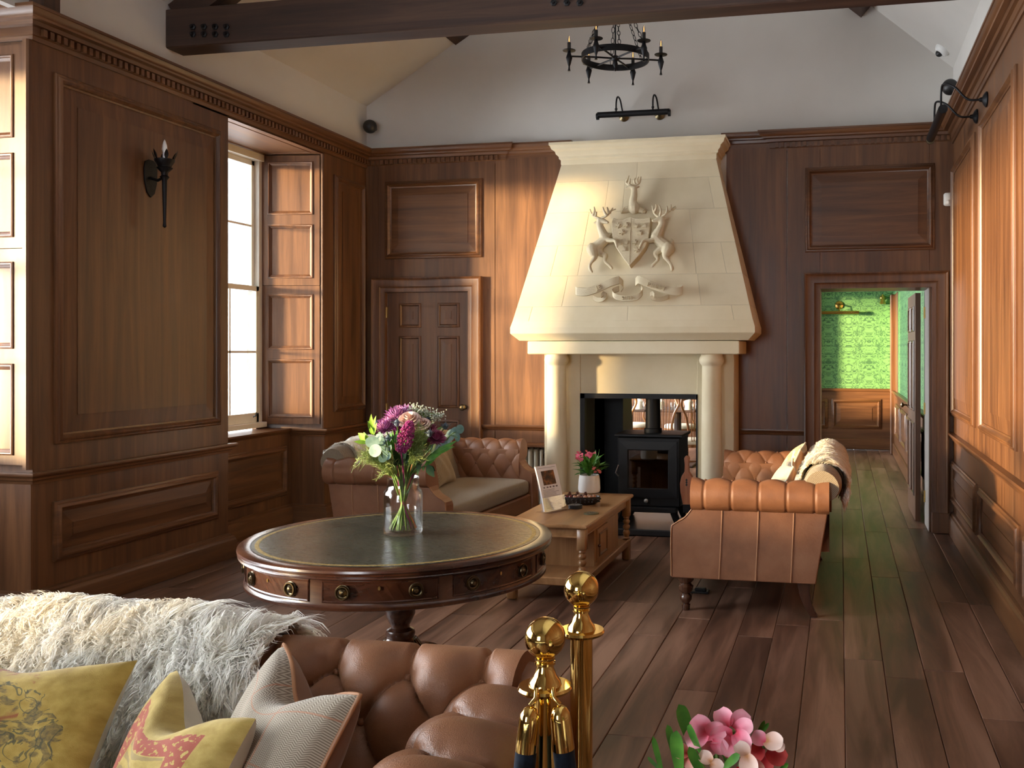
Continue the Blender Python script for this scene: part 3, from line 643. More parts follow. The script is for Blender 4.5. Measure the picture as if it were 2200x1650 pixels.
rafter(XL, EL, RX, RZ, 'dark principal rafter rising under the roof slope above the window wall'); rafter(XR, ER, RX, RZ, 'dark principal rafter rising under the roof slope above the doorway')
for tip, sl, lab in ((at_y(979, 97, YB), SL, 'dark purlin under the roof slope above the window wall'), (at_y(1850, 38, YB), -SR, 'dark purlin under the roof slope above the doorway')):
    d = Vector((1, 0, sl)).normalized(); nrm = Vector((-d.z, 0, d.x)) if sl > 0 else Vector((-d.z, 0, d.x)); t = Vector((tip.x, 0, tip.z))
    b = B(); c4 = [t, t + d * .17, t + d * .17 + nrm * .5, t + nrm * .5] if sl > 0 else [t, t - d * .19, t - d * .19 + nrm * .5, t + nrm * .5]
    b.loft([[p + Vector((0, y, 0)) for p in c4] for y in (5.74, YB + .01)]); tag(b.build('roof_purlin', 'beam_y'), lab, 'beam')
q = at_x(62, 10, XL); q2 = at_x(97, 10, XL)
tag(B().box(XL - .02, XL + .10, q.y, q2.y, 3.425, 3.86).build('wall_post', 'beam_z'), 'short dark timber post standing on the cornice of the pier', 'post')

# ---------------------------------------------------------------- stone fireplace
fp = thing('fireplace', 'pale carved limestone fireplace with tall tapering hood', 'fireplace', (-1.70, YB, 0))
def fpb(b, name, mat='limestone', **kw):
    b.v = [(x + 1.70, y - YB, z) for x, y, z in b.v]; return b.build(name, mat, fp, **kw)
HB, HT = (-2.735, -.69, 7.66, 1.775), (-2.405, -1.035, 8.005, 3.165)   # x0,x1,y front,z at the bottom and top of the hood
def hood_pt(s, z, out=0.0):                    # s from 0 (left) to 1 (right) on the sloping front
    t = (z - HB[3]) / (HT[3] - HB[3]); x0 = HB[0] + (HT[0] - HB[0]) * t; x1 = HB[1] + (HT[1] - HB[1]) * t; y = HB[2] + (HT[2] - HB[2]) * t
    n = Vector((0, -(HT[3] - HB[3]), (HT[2] - HB[2]))).normalized()
    return Vector((x0 + (x1 - x0) * s, y, z)) + n * out
def hood_x(x, z, out=0.0):
    t = (z - HB[3]) / (HT[3] - HB[3]); x0 = HB[0] + (HT[0] - HB[0]) * t; x1 = HB[1] + (HT[1] - HB[1]) * t
    return hood_pt((x - x0) / (x1 - x0), z, out)
def hood_px(u, v, out=0.0):                    # pixel to a point on the sloping front
    a = hood_pt(0, HB[3]); n = Vector((0, -(HT[3] - HB[3]), (HT[2] - HB[2]))).normalized(); d = ray(u, v); o = Vector((0, 0, EYE))
    return o + d * ((a - o).dot(n) / d.dot(n)) + n * out
b = B(); r0 = [hood_pt(0, HB[3], -.003), hood_pt(1, HB[3], -.003), Vector((HB[1], YB, HB[3])), Vector((HB[0], YB, HB[3]))]
r1 = [hood_pt(0, HT[3], -.003), hood_pt(1, HT[3], -.003), Vector((HT[1], YB, HT[3])), Vector((HT[0], YB, HT[3]))]
for r in (r0, r1): r[0].x += .004; r[3].x += .004; r[1].x -= .004; r[2].x -= .004
b.loft([r0, r1]); fpb(b, 'hood_core', 'mortar')
def zrow(v): return hood_px(1380, v).z
rows = [1.775, zrow(657), zrow(590), zrow(524), zrow(452), zrow(385), zrow(343), 3.165]
cuts = [[.07, .49, .925], [.20, .80], [.115, .245, .795, .93], [.245, .795], [.0, .33, .43, .93][1:], [.5], [.2, .36, .52, .66]]
def stone(s0, s1, z0, z1):
    g = .0013; b = B(); side0, side1 = s0 <= 0, s1 >= 1
    def q(s, z, o): p = hood_pt(s, z, o); return p
    gs = g / 1.7
    a0, a1 = (s0 if side0 else s0 + gs), (s1 if side1 else s1 - gs)
    b.loft([[q(a0, z0 + g, -.03), q(a1, z0 + g, -.03), q(a1, z1 - g, -.03), q(a0, z1 - g, -.03)], [q(a0, z0 + g, -.001), q(a1, z0 + g, -.001), q(a1, z1 - g, -.001), q(a0, z1 - g, -.001)],
            [q(a0 + gs, z0 + 2 * g, 0), q(a1 - gs, z0 + 2 * g, 0), q(a1 - gs, z1 - 2 * g, 0), q(a0 + gs, z1 - 2 * g, 0)]])
    fpb(b, 'stone')
for i in range(7):
    c = [0] + cuts[i] + [1]
    for a, d in zip(c[:-1], c[1:]): stone(a, d, rows[i], rows[i + 1])
for sgn, X0, X1 in ((0, HB[0], HT[0]), (1, HB[1], HT[1])):          # side slabs of the hood
    for i in range(7):
        za, zb = rows[i] + .002, rows[i + 1] - .002
        pa, pb = hood_pt(sgn, za, -.001), hood_pt(sgn, zb, -.001); b = B()
        k = .02 if sgn == 0 else -.02
        b.loft([[pa, Vector((pa.x, YB, za)), Vector((pb.x, YB, zb)), pb], [p + Vector((k, 0, 0)) for p in (pa, Vector((pa.x, YB, za)), Vector((pb.x, YB, zb)), pb)]]); fpb(b, 'stone')
def u_mould(prof, x0, x1, yf):                  # moulding returned on three sides, prof=(outward,z)
    b = B(); b.loft([[Vector((x0 - o, YB, z)), Vector((x0 - o, yf - o, z)), Vector((x1 + o, yf - o, z)), Vector((x1 + o, YB, z))] for o, z in prof], True, True); return b
fpb(u_mould([(0, 3.160), (.004, 3.168), (.004, 3.205), (.018, 3.212), (.020, 3.232), (.040, 3.250), (.046, 3.272), (.072, 3.290), (.082, 3.318), (.090, 3.322), (.090, 3.345)], HT[0], HT[1], HT[2]), 'hood_cornice', smooth=35)
fpb(u_mould([(-.07, 1.612), (-.045, 1.612), (.012, 1.668), (.016, 1.675), (.016, 1.722), (0, 1.776), (-.02, 1.780)], HB[0], HB[1], HB[2]), 'hood_skirt')
fpb(B().bbox(-2.615, -.805, 7.70, YB, 1.497, 1.607, .006), 'mantel_beam')
for x0, x1 in ((-2.53, -2.205), (-1.185, -.872)):
    fpb(B().bbox(x0, x1, 7.905, YB + .05, .05, 1.497, .004), 'jamb')
fpb(B().bbox(-2.205, -1.185, 7.915, YB + .05, 1.155, 1.499, .003), 'lintel')
for xc in (-2.385, -1.045):
    c = B().lathe([(.098, .05), (.098, .085), (.092, .10), (.086, .115), (.088, .13), (.086, .7), (.080, 1.395), (.080, 1.40), (.086, 1.408), (.100, 1.425), (.106, 1.448), (.100, 1.472), (.090, 1.484), (.090, 1.499)], 40, (xc, 7.80, 0)); fpb(c, 'column', smooth=40)
    fpb(B().bbox(xc - .125, xc + .125, 7.675, 7.915, .045, .10, .006), 'column_plinth')
fpb(B().box(-2.2, -1.18, YB - .02, YB + .75, 0, .0505), 'firebox_floor', 'hearth_slate')
hs = B().bbox(-2.515, -.865, 7.62, YB - .02, -.003, .052, .008).build('hearth', 'hearth_slate'); tag(hs, 'black slate hearth slab in front of the stove', 'hearth')
b = B(); 
for x0, x1, z0, z1 in ((-2.205, -2.165, .05, 1.155), (-1.19, -1.178, .05, 1.155), (-2.205, -1.178, 1.115, 1.157)): b.box(x0, x1, 7.90, 7.96, z0, z1)
fpb(b, 'opening_frame', 'stove_black')
fpb(B().box(-2.215, -2.18, 7.95, YB + .75, .05, 1.157), 'firebox_lining', 'firebox'); fpb(B().box(-1.20, -1.175, 7.95, YB + .75, .05, 1.157), 'firebox_lining', 'firebox')
fpb(B().box(-2.21, -1.17, 7.96, YB + .75, 1.115, 1.165), 'firebox_roof', 'stove_black')
b = B(); b.box(-2.215, -2.0, YB + .36, YB + .75, .05, 1.157); fpb(b, 'firebox_cheek', 'stove_black')

# coat of arms, all on the sloping face of the hood
def px_shape(poly, out0, out1, name, mat='carved_stone', parent=fp, bevel=.004):
    b = B(); b.loft([[hood_px(u, v, o) for u, v in poly] for o in (out0, out1)]); return fpb(b, name, mat, bevel=bevel)
def Z(x, y): return 1230 + x / 5.322, 370 + y / 5.322       # coordinates read off the enlarged view
px_shape([Z(*p) for p in ((490, 560), (545, 578), (600, 575), (650, 562), (690, 545), (735, 560), (790, 568), (850, 562), (900, 548), (912, 560), (905, 690), (890, 800), (850, 890), (780, 990), (672, 1105), (590, 1000), (520, 895), (480, 790), (470, 680), (475, 600))], -.01, .080, 'shield', bevel=.006)
sb = B(); sb.loft([[hood_px(*Z(*p), o) for p in ((684, 570), (690, 570), (676, 1075), (670, 1075))] for o in (.070, .084)]); fpb(sb, 'shield_rib', 'carved_stone')
def star(cx, cy, r):
    pts = []
    for k in range(12):
        a = PI / 2 + k * PI / 6; q = r if k % 2 == 0 else r * .34; pts.append(Z(cx + q * math.cos(a), cy - q * math.sin(a)))
    px_shape(pts, .07, .092, 'star', bevel=0)
def crownlet(cx, cy, r):
    px_shape([Z(cx + a * r, cy + c * r) for a, c in ((-.7, .8), (-1, -.5), (-.45, .05), (0, -.95), (.45, .05), (1, -.5), (.7, .8))], .07, .092, 'crown', bevel=0)
for p in ((548, 652), (642, 648), (590, 728), (740, 842), (757, 925)): star(*p, 34)
for p in ((742, 655), (845, 650), (787, 732), (632, 840), (612, 915), (560, 850)): crownlet(*p, 30)
KM = 7.75 / FPX / 5.322                        # metres per enlarged pixel
def stag(limbs, antl, name):
    off = Vector((1.70, -YB, 0)); b = B()
    def W(x, y, o): return hood_px(*Z(x, y), o) + off
    for out, pts in limbs:
        n = len(pts); pp = spline([Vector((x, y, 0)) for x, y, r in pts], 4); rr = [v.x for v in spline([Vector((r, 0, 0)) for x, y, r in pts], 4)]
        path = [W(q.x, q.y, out[0] + (out[1] - out[0]) * i / (len(pp) - 1)) for i, q in enumerate(pp)]
        b.tube(path, [r * KM * 1.3 for r in rr], 10); b.sphere(path[0], rr[0] * KM * 1.29, 10, 7); b.sphere(path[-1], rr[-1] * KM * 1.29, 10, 7)
    o = b.build(name, 'carved_stone', fp); rm = o.modifiers.new('remesh', 'REMESH'); rm.mode = 'VOXEL'; rm.voxel_size = .0055; rm.use_smooth_shade = True; sm = o.modifiers.new('smooth', 'SMOOTH'); sm.factor = .5; sm.iterations = 2
    for pl in antl:
        b = B(); path = spline([W(x, y, w * 1.35) for x, y, w in pl], 4); n = len(path); b.tube(path, [.0125 * (1 - .6 * i / (n - 1)) for i in range(n)], 6); b.build('antler', 'carved_stone', o, smooth=60)
    return o
right = [((.035, .05), [(1110, 890, 56), (1060, 850, 52), (1000, 805, 48), (965, 765, 50)]), ((.05, .085), [(975, 760, 48), (1010, 690, 38), (1040, 630, 32), (1035, 585, 30)]), ((.085, .10), [(1042, 578, 29), (1000, 588, 24), (962, 600, 18), (946, 604, 14)]), ((.08, .08), [(1065, 572, 10), (1105, 562, 13), (1130, 558, 3)]),
         ((.055, .045), [(1105, 895, 56), (1085, 945, 44), (1075, 990, 26), (1105, 1035, 17), (1135, 1075, 15), (1150, 1120, 17), (1146, 1140, 13)]), ((.03, .03), [(1040, 880, 40), (985, 915, 34), (955, 950, 24), (985, 1005, 15), (950, 1050, 13), (918, 1085, 15)]),
         ((.06, .125), [(965, 775, 32), (915, 815, 22), (855, 820, 16), (825, 850, 14), (805, 905, 13), (800, 925, 10)]), ((.05, .06), [(955, 750, 26), (925, 725, 17), (935, 700, 12), (955, 690, 10)]), ((.04, .05), [(1145, 855, 16), (1150, 812, 16), (1140, 785, 5)])]
left = [((.035, .05), [(245, 900, 56), (300, 865, 52), (360, 815, 48), (395, 775, 50)]), ((.05, .085), [(385, 770, 48), (355, 700, 38), (335, 640, 32), (340, 600, 30)]), ((.085, .10), [(335, 592, 29), (385, 605, 24), (420, 618, 17), (434, 622, 13)]), ((.08, .08), [(312, 606, 10), (285, 618, 13), (266, 620, 3)]),
        ((.055, .045), [(245, 905, 56), (260, 960, 44), (270, 1000, 26), (235, 1045, 17), (215, 1085, 15), (218, 1130, 16), (236, 1158, 12)]), ((.03, .03), [(310, 905, 38), (345, 950, 30), (385, 965, 24), (380, 1030, 15), (420, 1070, 13), (458, 1108, 15)]),
        ((.06, .125), [(395, 785, 32), (450, 815, 22), (505, 825, 16), (530, 855, 14), (545, 905, 13)]), ((.05, .06), [(410, 750, 26), (450, 735, 17), (470, 725, 10)]), ((.04, .05), [(225, 870, 16), (220, 845, 15), (232, 830, 4)])]
AR = [[(1010, 560, .07), (955, 510, .07), (935, 430, .07)], [(960, 500, .07), (990, 470, .09), (985, 430, .09)], [(1045, 555, .07), (1110, 520, .08), (1195, 430, .06)], [(1100, 525, .08), (1110, 480, .085), (1105, 445, .085)], [(1135, 500, .08), (1150, 460, .08), (1150, 425, .08)], [(1160, 480, .07), (1180, 465, .07), (1205, 450, .07)], [(1020, 555, .07), (1040, 500, .09), (1020, 440, .09)]]
AL = [[(330, 575, .07), (260, 540, .07), (230, 470, .07)], [(265, 540, .07), (290, 500, .085), (285, 455, .085)], [(360, 575, .07), (440, 540, .08), (490, 455, .07)], [(420, 545, .08), (395, 500, .09), (385, 460, .09)], [(450, 530, .08), (440, 490, .08), (430, 455, .08)], [(300, 560, .08), (310, 525, .09), (320, 515, .09)], [(455, 515, .07), (470, 490, .07), (520, 462, .06)]]
stag(right, AR, 'stag'); stag(left, AL, 'stag')
crest = [((.04, .075), [(718, 430, 58), (705, 365, 38), (722, 295, 32), (725, 235, 28)]), ((.08, .09), [(726, 225, 26), (690, 215, 22), (656, 222, 15), (642, 227, 12)]), ((.08, .07), [(748, 215, 9), (775, 206, 11), (790, 204, 3)])]
stag(crest, [[(690, 195, .06), (635, 165, .06), (640, 110, .06)], [(640, 150, .06), (660, 120, .07), (672, 90, .07)], [(710, 195, .06), (785, 165, .06), (800, 90, .05)], [(740, 185, .06), (730, 150, .07), (745, 115, .07)], [(770, 175, .06), (765, 140, .07), (780, 105, .07)], [(665, 185, .06), (680, 160, .07), (685, 125, .07)]], 'stag_head')
wr_pts = [hood_px(*Z(560 + 48 * k, 475 - 45 * math.sin(PI * k / 6)), .03) for k in range(7)]
b = B().tube(wr_pts, [.012, .026, .03, .03, .03, .026, .012], 10); fpb(b, 'wreath', 'carved_stone', smooth=60)
for k in range(1, 7):
    p = hood_px(*Z(545 + 46 * k, 472 - 42 * math.sin(PI * (k - .3) / 6)), .035); b = B().tube([p + Vector((-.012, -.012, -.024)), p + Vector((0, -.024, 0)), p + Vector((.012, -.008, .026))], .004, 5); fpb(b, 'wreath_cord', 'carved_stone')
def ribbon(pts, hw, name):                      # pts: enlarged pixel x, y, out; a carved band with upright ends
    pp = spline([Vector((x, y, o * 1500)) for x, y, o in pts], 7); b = B(); ring = []
    for i, q in enumerate(pp):
        o = q.z / 1000; ring.append([hood_px(*Z(q.x, q.y - hw), o), hood_px(*Z(q.x, q.y + hw), o), hood_px(*Z(q.x, q.y + hw), o - .014), hood_px(*Z(q.x, q.y - hw), o - .014)])
    b.loft(ring); return fpb(b, name, 'carved_stone', smooth=50)
ribbon([(60, 1380, .05), (90, 1400, .06), (200, 1405, .065), (350, 1350, .06), (470, 1295, .06), (555, 1262, .05)], 44, 'motto_ribbon')
ribbon([(555, 1262, .05), (590, 1295, .03), (560, 1340, .022)], 40, 'motto_ribbon')
ribbon([(540, 1340, .022), (470, 1380, .03), (500, 1440, .05), (580, 1470, .055), (660, 1475, .055), (760, 1460, .055), (815, 1400, .045), (800, 1340, .03), (770, 1300, .03)], 30, 'motto_ribbon')
ribbon([(735, 1280, .04), (780, 1262, .055), (860, 1300, .06), (1000, 1350, .06), (1120, 1385, .06), (1230, 1395, .055), (1270, 1365, .04), (1200, 1350, .025)], 44, 'motto_ribbon')
ribbon([(240, 1440, .02), (300, 1475, .03), (370, 1470, .04), (405, 1430, .04), (375, 1415, .045), (350, 1440, .05)], 24, 'motto_ribbon')
ribbon([(1110, 1430, .02), (1030, 1465, .03), (940, 1465, .04), (900, 1430, .04), (930, 1412, .045), (955, 1440, .05)], 24, 'motto_ribbon')
ribbon([(60, 1380, .05), (90, 1350, .03), (190, 1345, .02)], 14, 'motto_ribbon')
def hood_text(txt, x, y, size, rot, out, name):
    cu = bpy.data.curves.new(name, 'FONT'); cu.body = txt; cu.size = size; cu.extrude = .010; cu.align_x = 'CENTER'; cu.align_y = 'CENTER'; cu.space_character = 1.25
    tmp = bpy.data.objects.new('tmp', cu); COL.objects.link(tmp); bpy.context.view_layer.update()
    me = bpy.data.meshes.new_from_object(tmp); COL.objects.unlink(tmp); bpy.data.objects.remove(tmp)
    o = link(name, me, 'carved_stone', fp); me.materials.clear(); me.materials.append(MATS['carved_stone'])
    tilt = math.atan2(HT[2] - HB[2], HT[3] - HB[3]); p = hood_px(*Z(x, y), out) + Vector((1.70, -YB, 0))
    o.location = p; o.rotation_euler = (PI / 2 - tilt, rot, 0); o.rotation_mode = 'XYZ'
    o.matrix_local = Matrix.Translation(p) @ Matrix.Rotation(PI / 2 - tilt, 4, 'X') @ Matrix.Rotation(rot, 4, 'Z'); return o
hood_text('JE', 330, 1358, .052, .37, .0925, 'lettering'); hood_text('SUIS', 650, 1474, .042, .03, .0835, 'lettering'); hood_text('PREST', 985, 1348, .052, -.28, .0915, 'lettering')

# ---------------------------------------------------------------- stove
sv = thing('wood_stove', 'black cast iron wood stove with glass door and flue', 'stove', (-1.605, 8.12, .052))
xa, xb = -.285, .285
B().bbox(xa + .01, xb - .01, -.20, .22, .14, .735, .01).build('body', 'stove_black', sv)
B().bbox(xa - .012, xb + .012, -.225, .24, .735, .76, .006).build('top_plate', 'stove_black', sv)
q = B(); F_st = lambda u, v, w: Vector((u, -.20 - w, v)); q.ring(F_st, -.25, .25, .22, .70, [(0, 0), (0, .02), (.07, .026), (.078, .016), (.08, .004)]); dr = q.build('door', 'stove_black', sv)
B().box(-.175, .175, -.208, -.203, .295, .625).build('window_pane', 'stove_glass', dr); B().box(-.175, .175, -.2025, -.2005, .295, .625).build('fire_chamber', 'firebox', dr)
B().tube([(-.26, -.225, .40), (-.275, -.25, .43), (-.245, -.27, .50)], .008, 8).build('door_handle', 'steel', dr)
B().lathe([(.078, 0), (.078, .035), (.066, .04), (.064, .32)], 28, (0, 0, .76)).build('flue', 'stove_black', sv, smooth=40)
B().lathe([(.018, 0), (.018, .014), (.008, .018), (.001, .019)], 14, M=Matrix.Translation((-.02, -.2, .19)) @ Matrix.Rotation(PI / 2, 4, 'X')).build('air_knob', 'steel', sv, smooth=40)
for sx in (-1, 1):
    for y in (-.16, .18):
        b = B(); b.loft([[(sx * x - .03, y - .02, z), (sx * x + .03, y - .02, z), (sx * x + .03, y + .02, z), (sx * x - .03, y + .02, z)] for x, z in ((.25, 0), (.235, .03), (.215, .08), (.22, .145))]); b.build('leg', 'stove_black', sv, bevel=.004)
B().bbox(-.25, .25, -.26, -.19, .10, .142, .006).build('ash_lip', 'stove_black', sv)

# bellows hanging at the right cheek of the opening
p = at_y(1476, 1028, 7.86); bl = thing('bellows', 'wooden fireside bellows with pierced board and brass nail trim', 'bellows', (p.x, 7.865, p.z - .25)); 
H = [(0, 0), (.045, .0), (.05, .03), (.085, .14), (.092, .21), (.07, .27), (.028, .31), (.024, .37), (.034, .42), (.018, .44), (0, .442)]
out = [(x * .62, z) for x, z in H] + [(-x * .62, z) for x, z in H[::-1]][1:-1]
for y0, y1, nm in ((-.03, -.015, 'front_board'), (.02, .033, 'back_board')): B().prism(out, y0, y1, lambda a, z, d: (a, d, z)).build(nm, 'bellows_wood', bl, bevel=.003)
B().prism([(x * .9, .03 + (z - .03) * .9) for x, z in out if z < .30], -.015, .02, lambda a, z, d: (a, d, z)).build('leather_gusset', 'black_plastic', bl)
B().prism([(-.030, -.035), (.030, -.035), (.032, .035), (-.032, .035)], -.034, .034, lambda a, z, d: (a, d, z)).build('nozzle_collar', 'iron', bl, bevel=.003)
B().lathe([(.013, 0), (.010, -.07), (.006, -.10)], 10, (0, 0, -.03)).build('nozzle', 'brass', bl, smooth=50)
for dz in (-.02, .0, .02): B().prism([(-.010, .22 + dz), (0, .207 + dz), (.010, .22 + dz), (0, .233 + dz)], -.0315, -.0295, lambda a, z, d: (a, d, z)).build('cut_out', 'black_plastic', bl)
b = B(); pts = [(.03 + .012 * k, -.033, -.02 + .03 * k) for k in range(5)]
for q in pts: b.sphere(q, .006, 8, 5)
b.build('nail_trim', 'brass', bl, smooth=60)
B().tube([(0, .04, .435), (0, .0, .45), (0, .02, .47), (0, .045, .46)], .004, 6).build('hanging_loop', 'iron', bl)

# radiator behind the left sofa, with its oak surround
rd = thing('radiator', 'cream column radiator beside the fireplace jamb', 'radiator', (-2.86, YB - .10, 0))
for k in range(9):
    b = B(); x = -.22 + .055 * k
    for y in (-.035, .035): b.tube([(x, y, .14), (x, y, .62)], .016, 8)
    b.tube([(x, -.035, .62), (x, 0, .645), (x, .035, .62)], .017, 8); b.tube([(x, -.035, .14), (x, 0, .115), (x, .035, .14)], .017, 8); b.build('column', 'radiator_cream', rd, smooth=60)
B().tube([(-.24, 0, .15), (.255, 0, .15), (.255, 0, 0)], .011, 8).build('pipe', 'radiator_cream', rd, smooth=60)
B().lathe([(.018, 0), (.02, .03), (.012, .05)], 10, (.245, 0, .55)).build('valve', 'aged_brass', rd, smooth=50)
rs = thing('radiator_surround', 'narrow oak frame around the radiator', 'surround', (-2.86, YB - .02, 0))
B().bbox(.275, .30, -.19, .0, 0, .66, .004).build('side', 'oak_z', rs); B().bbox(-.30, -.275, -.19, .0, 0, .66, .004).build('side', 'oak_z', rs); B().bbox(-.32, .32, -.20, 0.0, .66, .685, .005).build('top', 'mould_x', rs)

# ---------------------------------------------------------------- rooms beyond
gr = thing('wall_green', 'damask green papered end wall of the next room with oak dado', 'wall', kind='structure')
YG = 15.06
B().box(-.82, 2.4, YG, YG + .1, 0, 2.9).build('wallpaper', 'wallpaper', gr)
b = B().box(-.82, .80, YG - .02, YG + .01, 0, .93); b.build('dado', 'oak_x', gr); B().bbox(-.82, .8, YG - .06, YG, .90, .945, .008).build('dado_rail', 'mould_x', gr); B().bbox(-.82, .8, YG - .045, YG, 0, .17, .008).build('skirting', 'mould_x', gr)
F_g = lambda u, v, w: Vector((u, YG - .02 - w, v))
for xa, xb in ((-.76, -.19), (-.13, .62)): panel(F_g, xa, xb, .32, .78, gr, 'x')
gw = thing('wall_passage', 'side wall of the green room with oak dado', 'wall', kind='structure')
XG = .80
B().box(XG, XG + .1, 8.7, YG + .1, 0, 2.9).build('wallpaper', 'wallpaper', gw); B().box(XG - .02, XG + .01, 8.7, YG, 0, .93).build('dado', 'oak_y', gw)
B().bbox(XG - .06, XG, 8.7, YG, .90, .945, .008).build('dado_rail', 'mould_y', gw); B().bbox(XG - .045, XG, 8.7, YG, 0, .17, .008).build('skirting', 'mould_y', gw)
F_gw = lambda u, v, w: Vector((XG - .02 - w, u, v))
for ya in (9.2, 10.4, 11.6, 12.8): panel(F_gw, ya, ya + 1.0, .32, .78, gw, 'y')
d3 = thing('door_3', 'oak door casing standing at the end of the green room', 'door', kind='structure')
q = at_y(1912, 900, 14.5); B().bbox(q.x - .0, XG + .0, 14.35, 14.5, 0, 2.36, .01).build('casing', 'shutter_z', d3); B().bbox(q.x + .06, XG, 13.75, 14.36, 0, 2.36, .01).build('jamb', 'oak_z', d3)
b = B(); b.box(-.92, -.82, 8.7, 9.5, 0, 2.9); b.box(-.92, -.82, 14.5, YG, 0, 2.9); b.box(-.92, -.82, 9.5, 14.5, 2.4, 2.9); b.build('wall_partition', 'wallpaper'); b = B(); b.box(-.935, -.92, 8.72, 9.5, 0, 2.6); b.box(-.935, -.92, 14.5, 15.0, 0, 2.6); b.box(-.935, -.92, 9.5, 14.5, 2.4, 2.6); b.build('boarding', 'oak_y', bpy.data.objects['wall_partition']); tag(bpy.data.objects['wall_partition'], 'unseen papered partition opened wide to let daylight into the green room', 'wall', kind='structure')  # unseen partition; its opening is shaped to pass daylight to the green wall
cg = B().box(-.82, 2.4, 8.72, YG + .1, 2.50, 2.6).build('ceiling_green', 'plaster'); tag(cg, 'pale ceiling of the green room with dark slots', 'ceiling', kind='structure')
for y in (9.4, 10.3, 11.2, 12.1, 13.0, 13.9):
    for x0, x1 in ((-.75, .05), (.25, .75)): B().box(x0, x1, y, y + .45, 2.42, 2.505).build('ceiling_slat', 'beam_x', cg)
def brass_light(px, v, L, label):
    p = at_y(px, v, YG - .12); t = thing('brass_picture_light', label, 'wall lamp', (p.x, YG, p.z), group=None)
    B().lathe([(.07, 0), (.06, .02), (.03, .03), (.02, .05)], 18, M=Matrix.Rotation(PI / 2, 4, 'X')).build('backplate', 'brass', t, smooth=40)
    B().tube([(0, -.03, 0), (0, -.12, -.01), (0, -.13, -.10)], .012, 8).build('arm', 'brass', t, smooth=60)
    B().tube([(-L, -.13, -.12), (L, -.13, -.12)], .026, 12).build('shade', 'brass', t, smooth=60); return t
brass_light(1803, 655, .30, 'brass picture light with long tube on green wallpaper')
t = thing('brass_wall_spot', 'small brass wall lamp high on the green wallpaper', 'wall lamp', tuple(at_y(1896, 640, YG)))
B().lathe([(.045, 0), (.035, .02), (.015, .03)], 14, M=Matrix.Rotation(PI / 2, 4, 'X')).build('backplate', 'brass', t, smooth=40); B().lathe([(.012, .05), (.02, .0), (.04, -.06), (.05, -.10)], 14, (0, -.08, 0)).build('shade', 'brass', t, smooth=40); B().tube([(0, -.02, 0), (0, -.09, .02)], .01, 6).build('arm', 'brass', t)

# dining room seen through the stove opening
dn = thing('wall_dining', 'warm panelled far wall of the dining room', 'wall', kind='structure')
B().box(-4.9, -.92, 15.0, 15.1, 0, 2.9).build('backing', 'oak_x', dn)
B().box(-4.9, -.92, 9.0, 15.1, -.02, -.002).build('dining_floor', 'floor_wood', dn)
cd = B().box(-4.9, -.92, 8.72, 15.1, 2.6, 2.7).build('ceiling_dining', 'plaster'); tag(cd, 'plaster ceiling of the dining room', 'ceiling', kind='structure')
B().box(-5.0, -4.9, 8.7, 15.1, 0, .9).build('wall_dining_side', 'plaster'); tag(bpy.data.objects['wall_dining_side'], 'low dining room wall below an added unseen window opening', 'wall', kind='structure')
B().box(-5.0, -4.9, 8.7, 9.6, .9, 2.7).build('wall_dining_end', 'plaster'); tag(bpy.data.objects['wall_dining_end'], 'plaster pier beside the added unseen window opening of the dining room', 'wall', kind='structure')
portal('added_window_dining_offscreen', (-4.95, 12.3, 1.75), (0, -PI / 2, 0), 1.7, 5.3)  # window opening added out of view, enlarged to daylight the dining and green rooms
def dining_chair(loc, rz, label):
    c = thing('dining_chair', label, 'chair', loc, rz, 'dining chairs beyond the stove')
    b = B(); pts = [(.21 * math.cos(a) * (1 if math.sin(a) < 0 else 1.12), .21 * math.sin(a)) for a in np.linspace(0, 2 * PI, 20, endpoint=False)]
    b.loft([[(x * k, y * k, z) for x, y in pts] for k, z in ((.96, .41), (1, .425), (1, .455), (.93, .475), (.5, .482))]); b.build('seat', 'cream_fabric', c, smooth=50)
    B().loft([[(x * 1.02, y * 1.02, z) for x, y in pts] for z in (.385, .42)]).build('seat_frame', 'chair_wood', c)
    for s in (-1, 1):
        B().tube(spline([(s * .19, -.22, 0), (s * .175, -.20, .25), (s * .155, -.185, .44), (s * .10, -.19, .56), (s * .13, -.21, .74), (s * .20, -.24, .88), (s * .20, -.26, .97)], 5), .015, 8).build('stile', 'chair_wood', c, smooth=60)
        B().tube([(s * .18, .18, 0), (s * .165, .17, .40)], [.012, .018], 8).build('leg', 'chair_wood', c, smooth=60)
    B().tube(spline([(-.21, -.26, .96), (0, -.275, 1.0), (.21, -.26, .96)], 6), .022, 8).build('top_rail', 'chair_wood', c, smooth=60)
    for k in range(-2, 3): B().tube([(.028 * k, -.195, .46), (.045 * k, -.265, .98)], .006, 6).build('splat_bar', 'chair_wood', c)
    B().tube([(-.17, -.02, .2), (.17, -.02, .2)], .01, 6).build('stretcher', 'chair_wood', c); 
    for s in (-1, 1): B().tube([(s * .18, -.2, .2), (s * .17, .17, .2)], .01, 6).build('stretcher', 'chair_wood', c)
    return c
def dpos(u, y): p = at_y(u, 900, y); return (p.x, y, 0)
dining_chair(dpos(1342, 11.6), 0, 'curved splat back dining chair seen from behind beyond the stove flue'); dining_chair(dpos(1432, 11.6), 0, 'curved splat back dining chair seen from behind beyond the stove flue')
dining_chair(dpos(1484, 11.2), .5, 'spindle back dining chair turned beyond the bellows'); dining_chair(dpos(1362, 13.5), PI, 'dining chair facing the stove across a dark dining table'); dining_chair(dpos(1462, 13.4), PI - .2, 'dining chair facing the stove across a dark dining table')
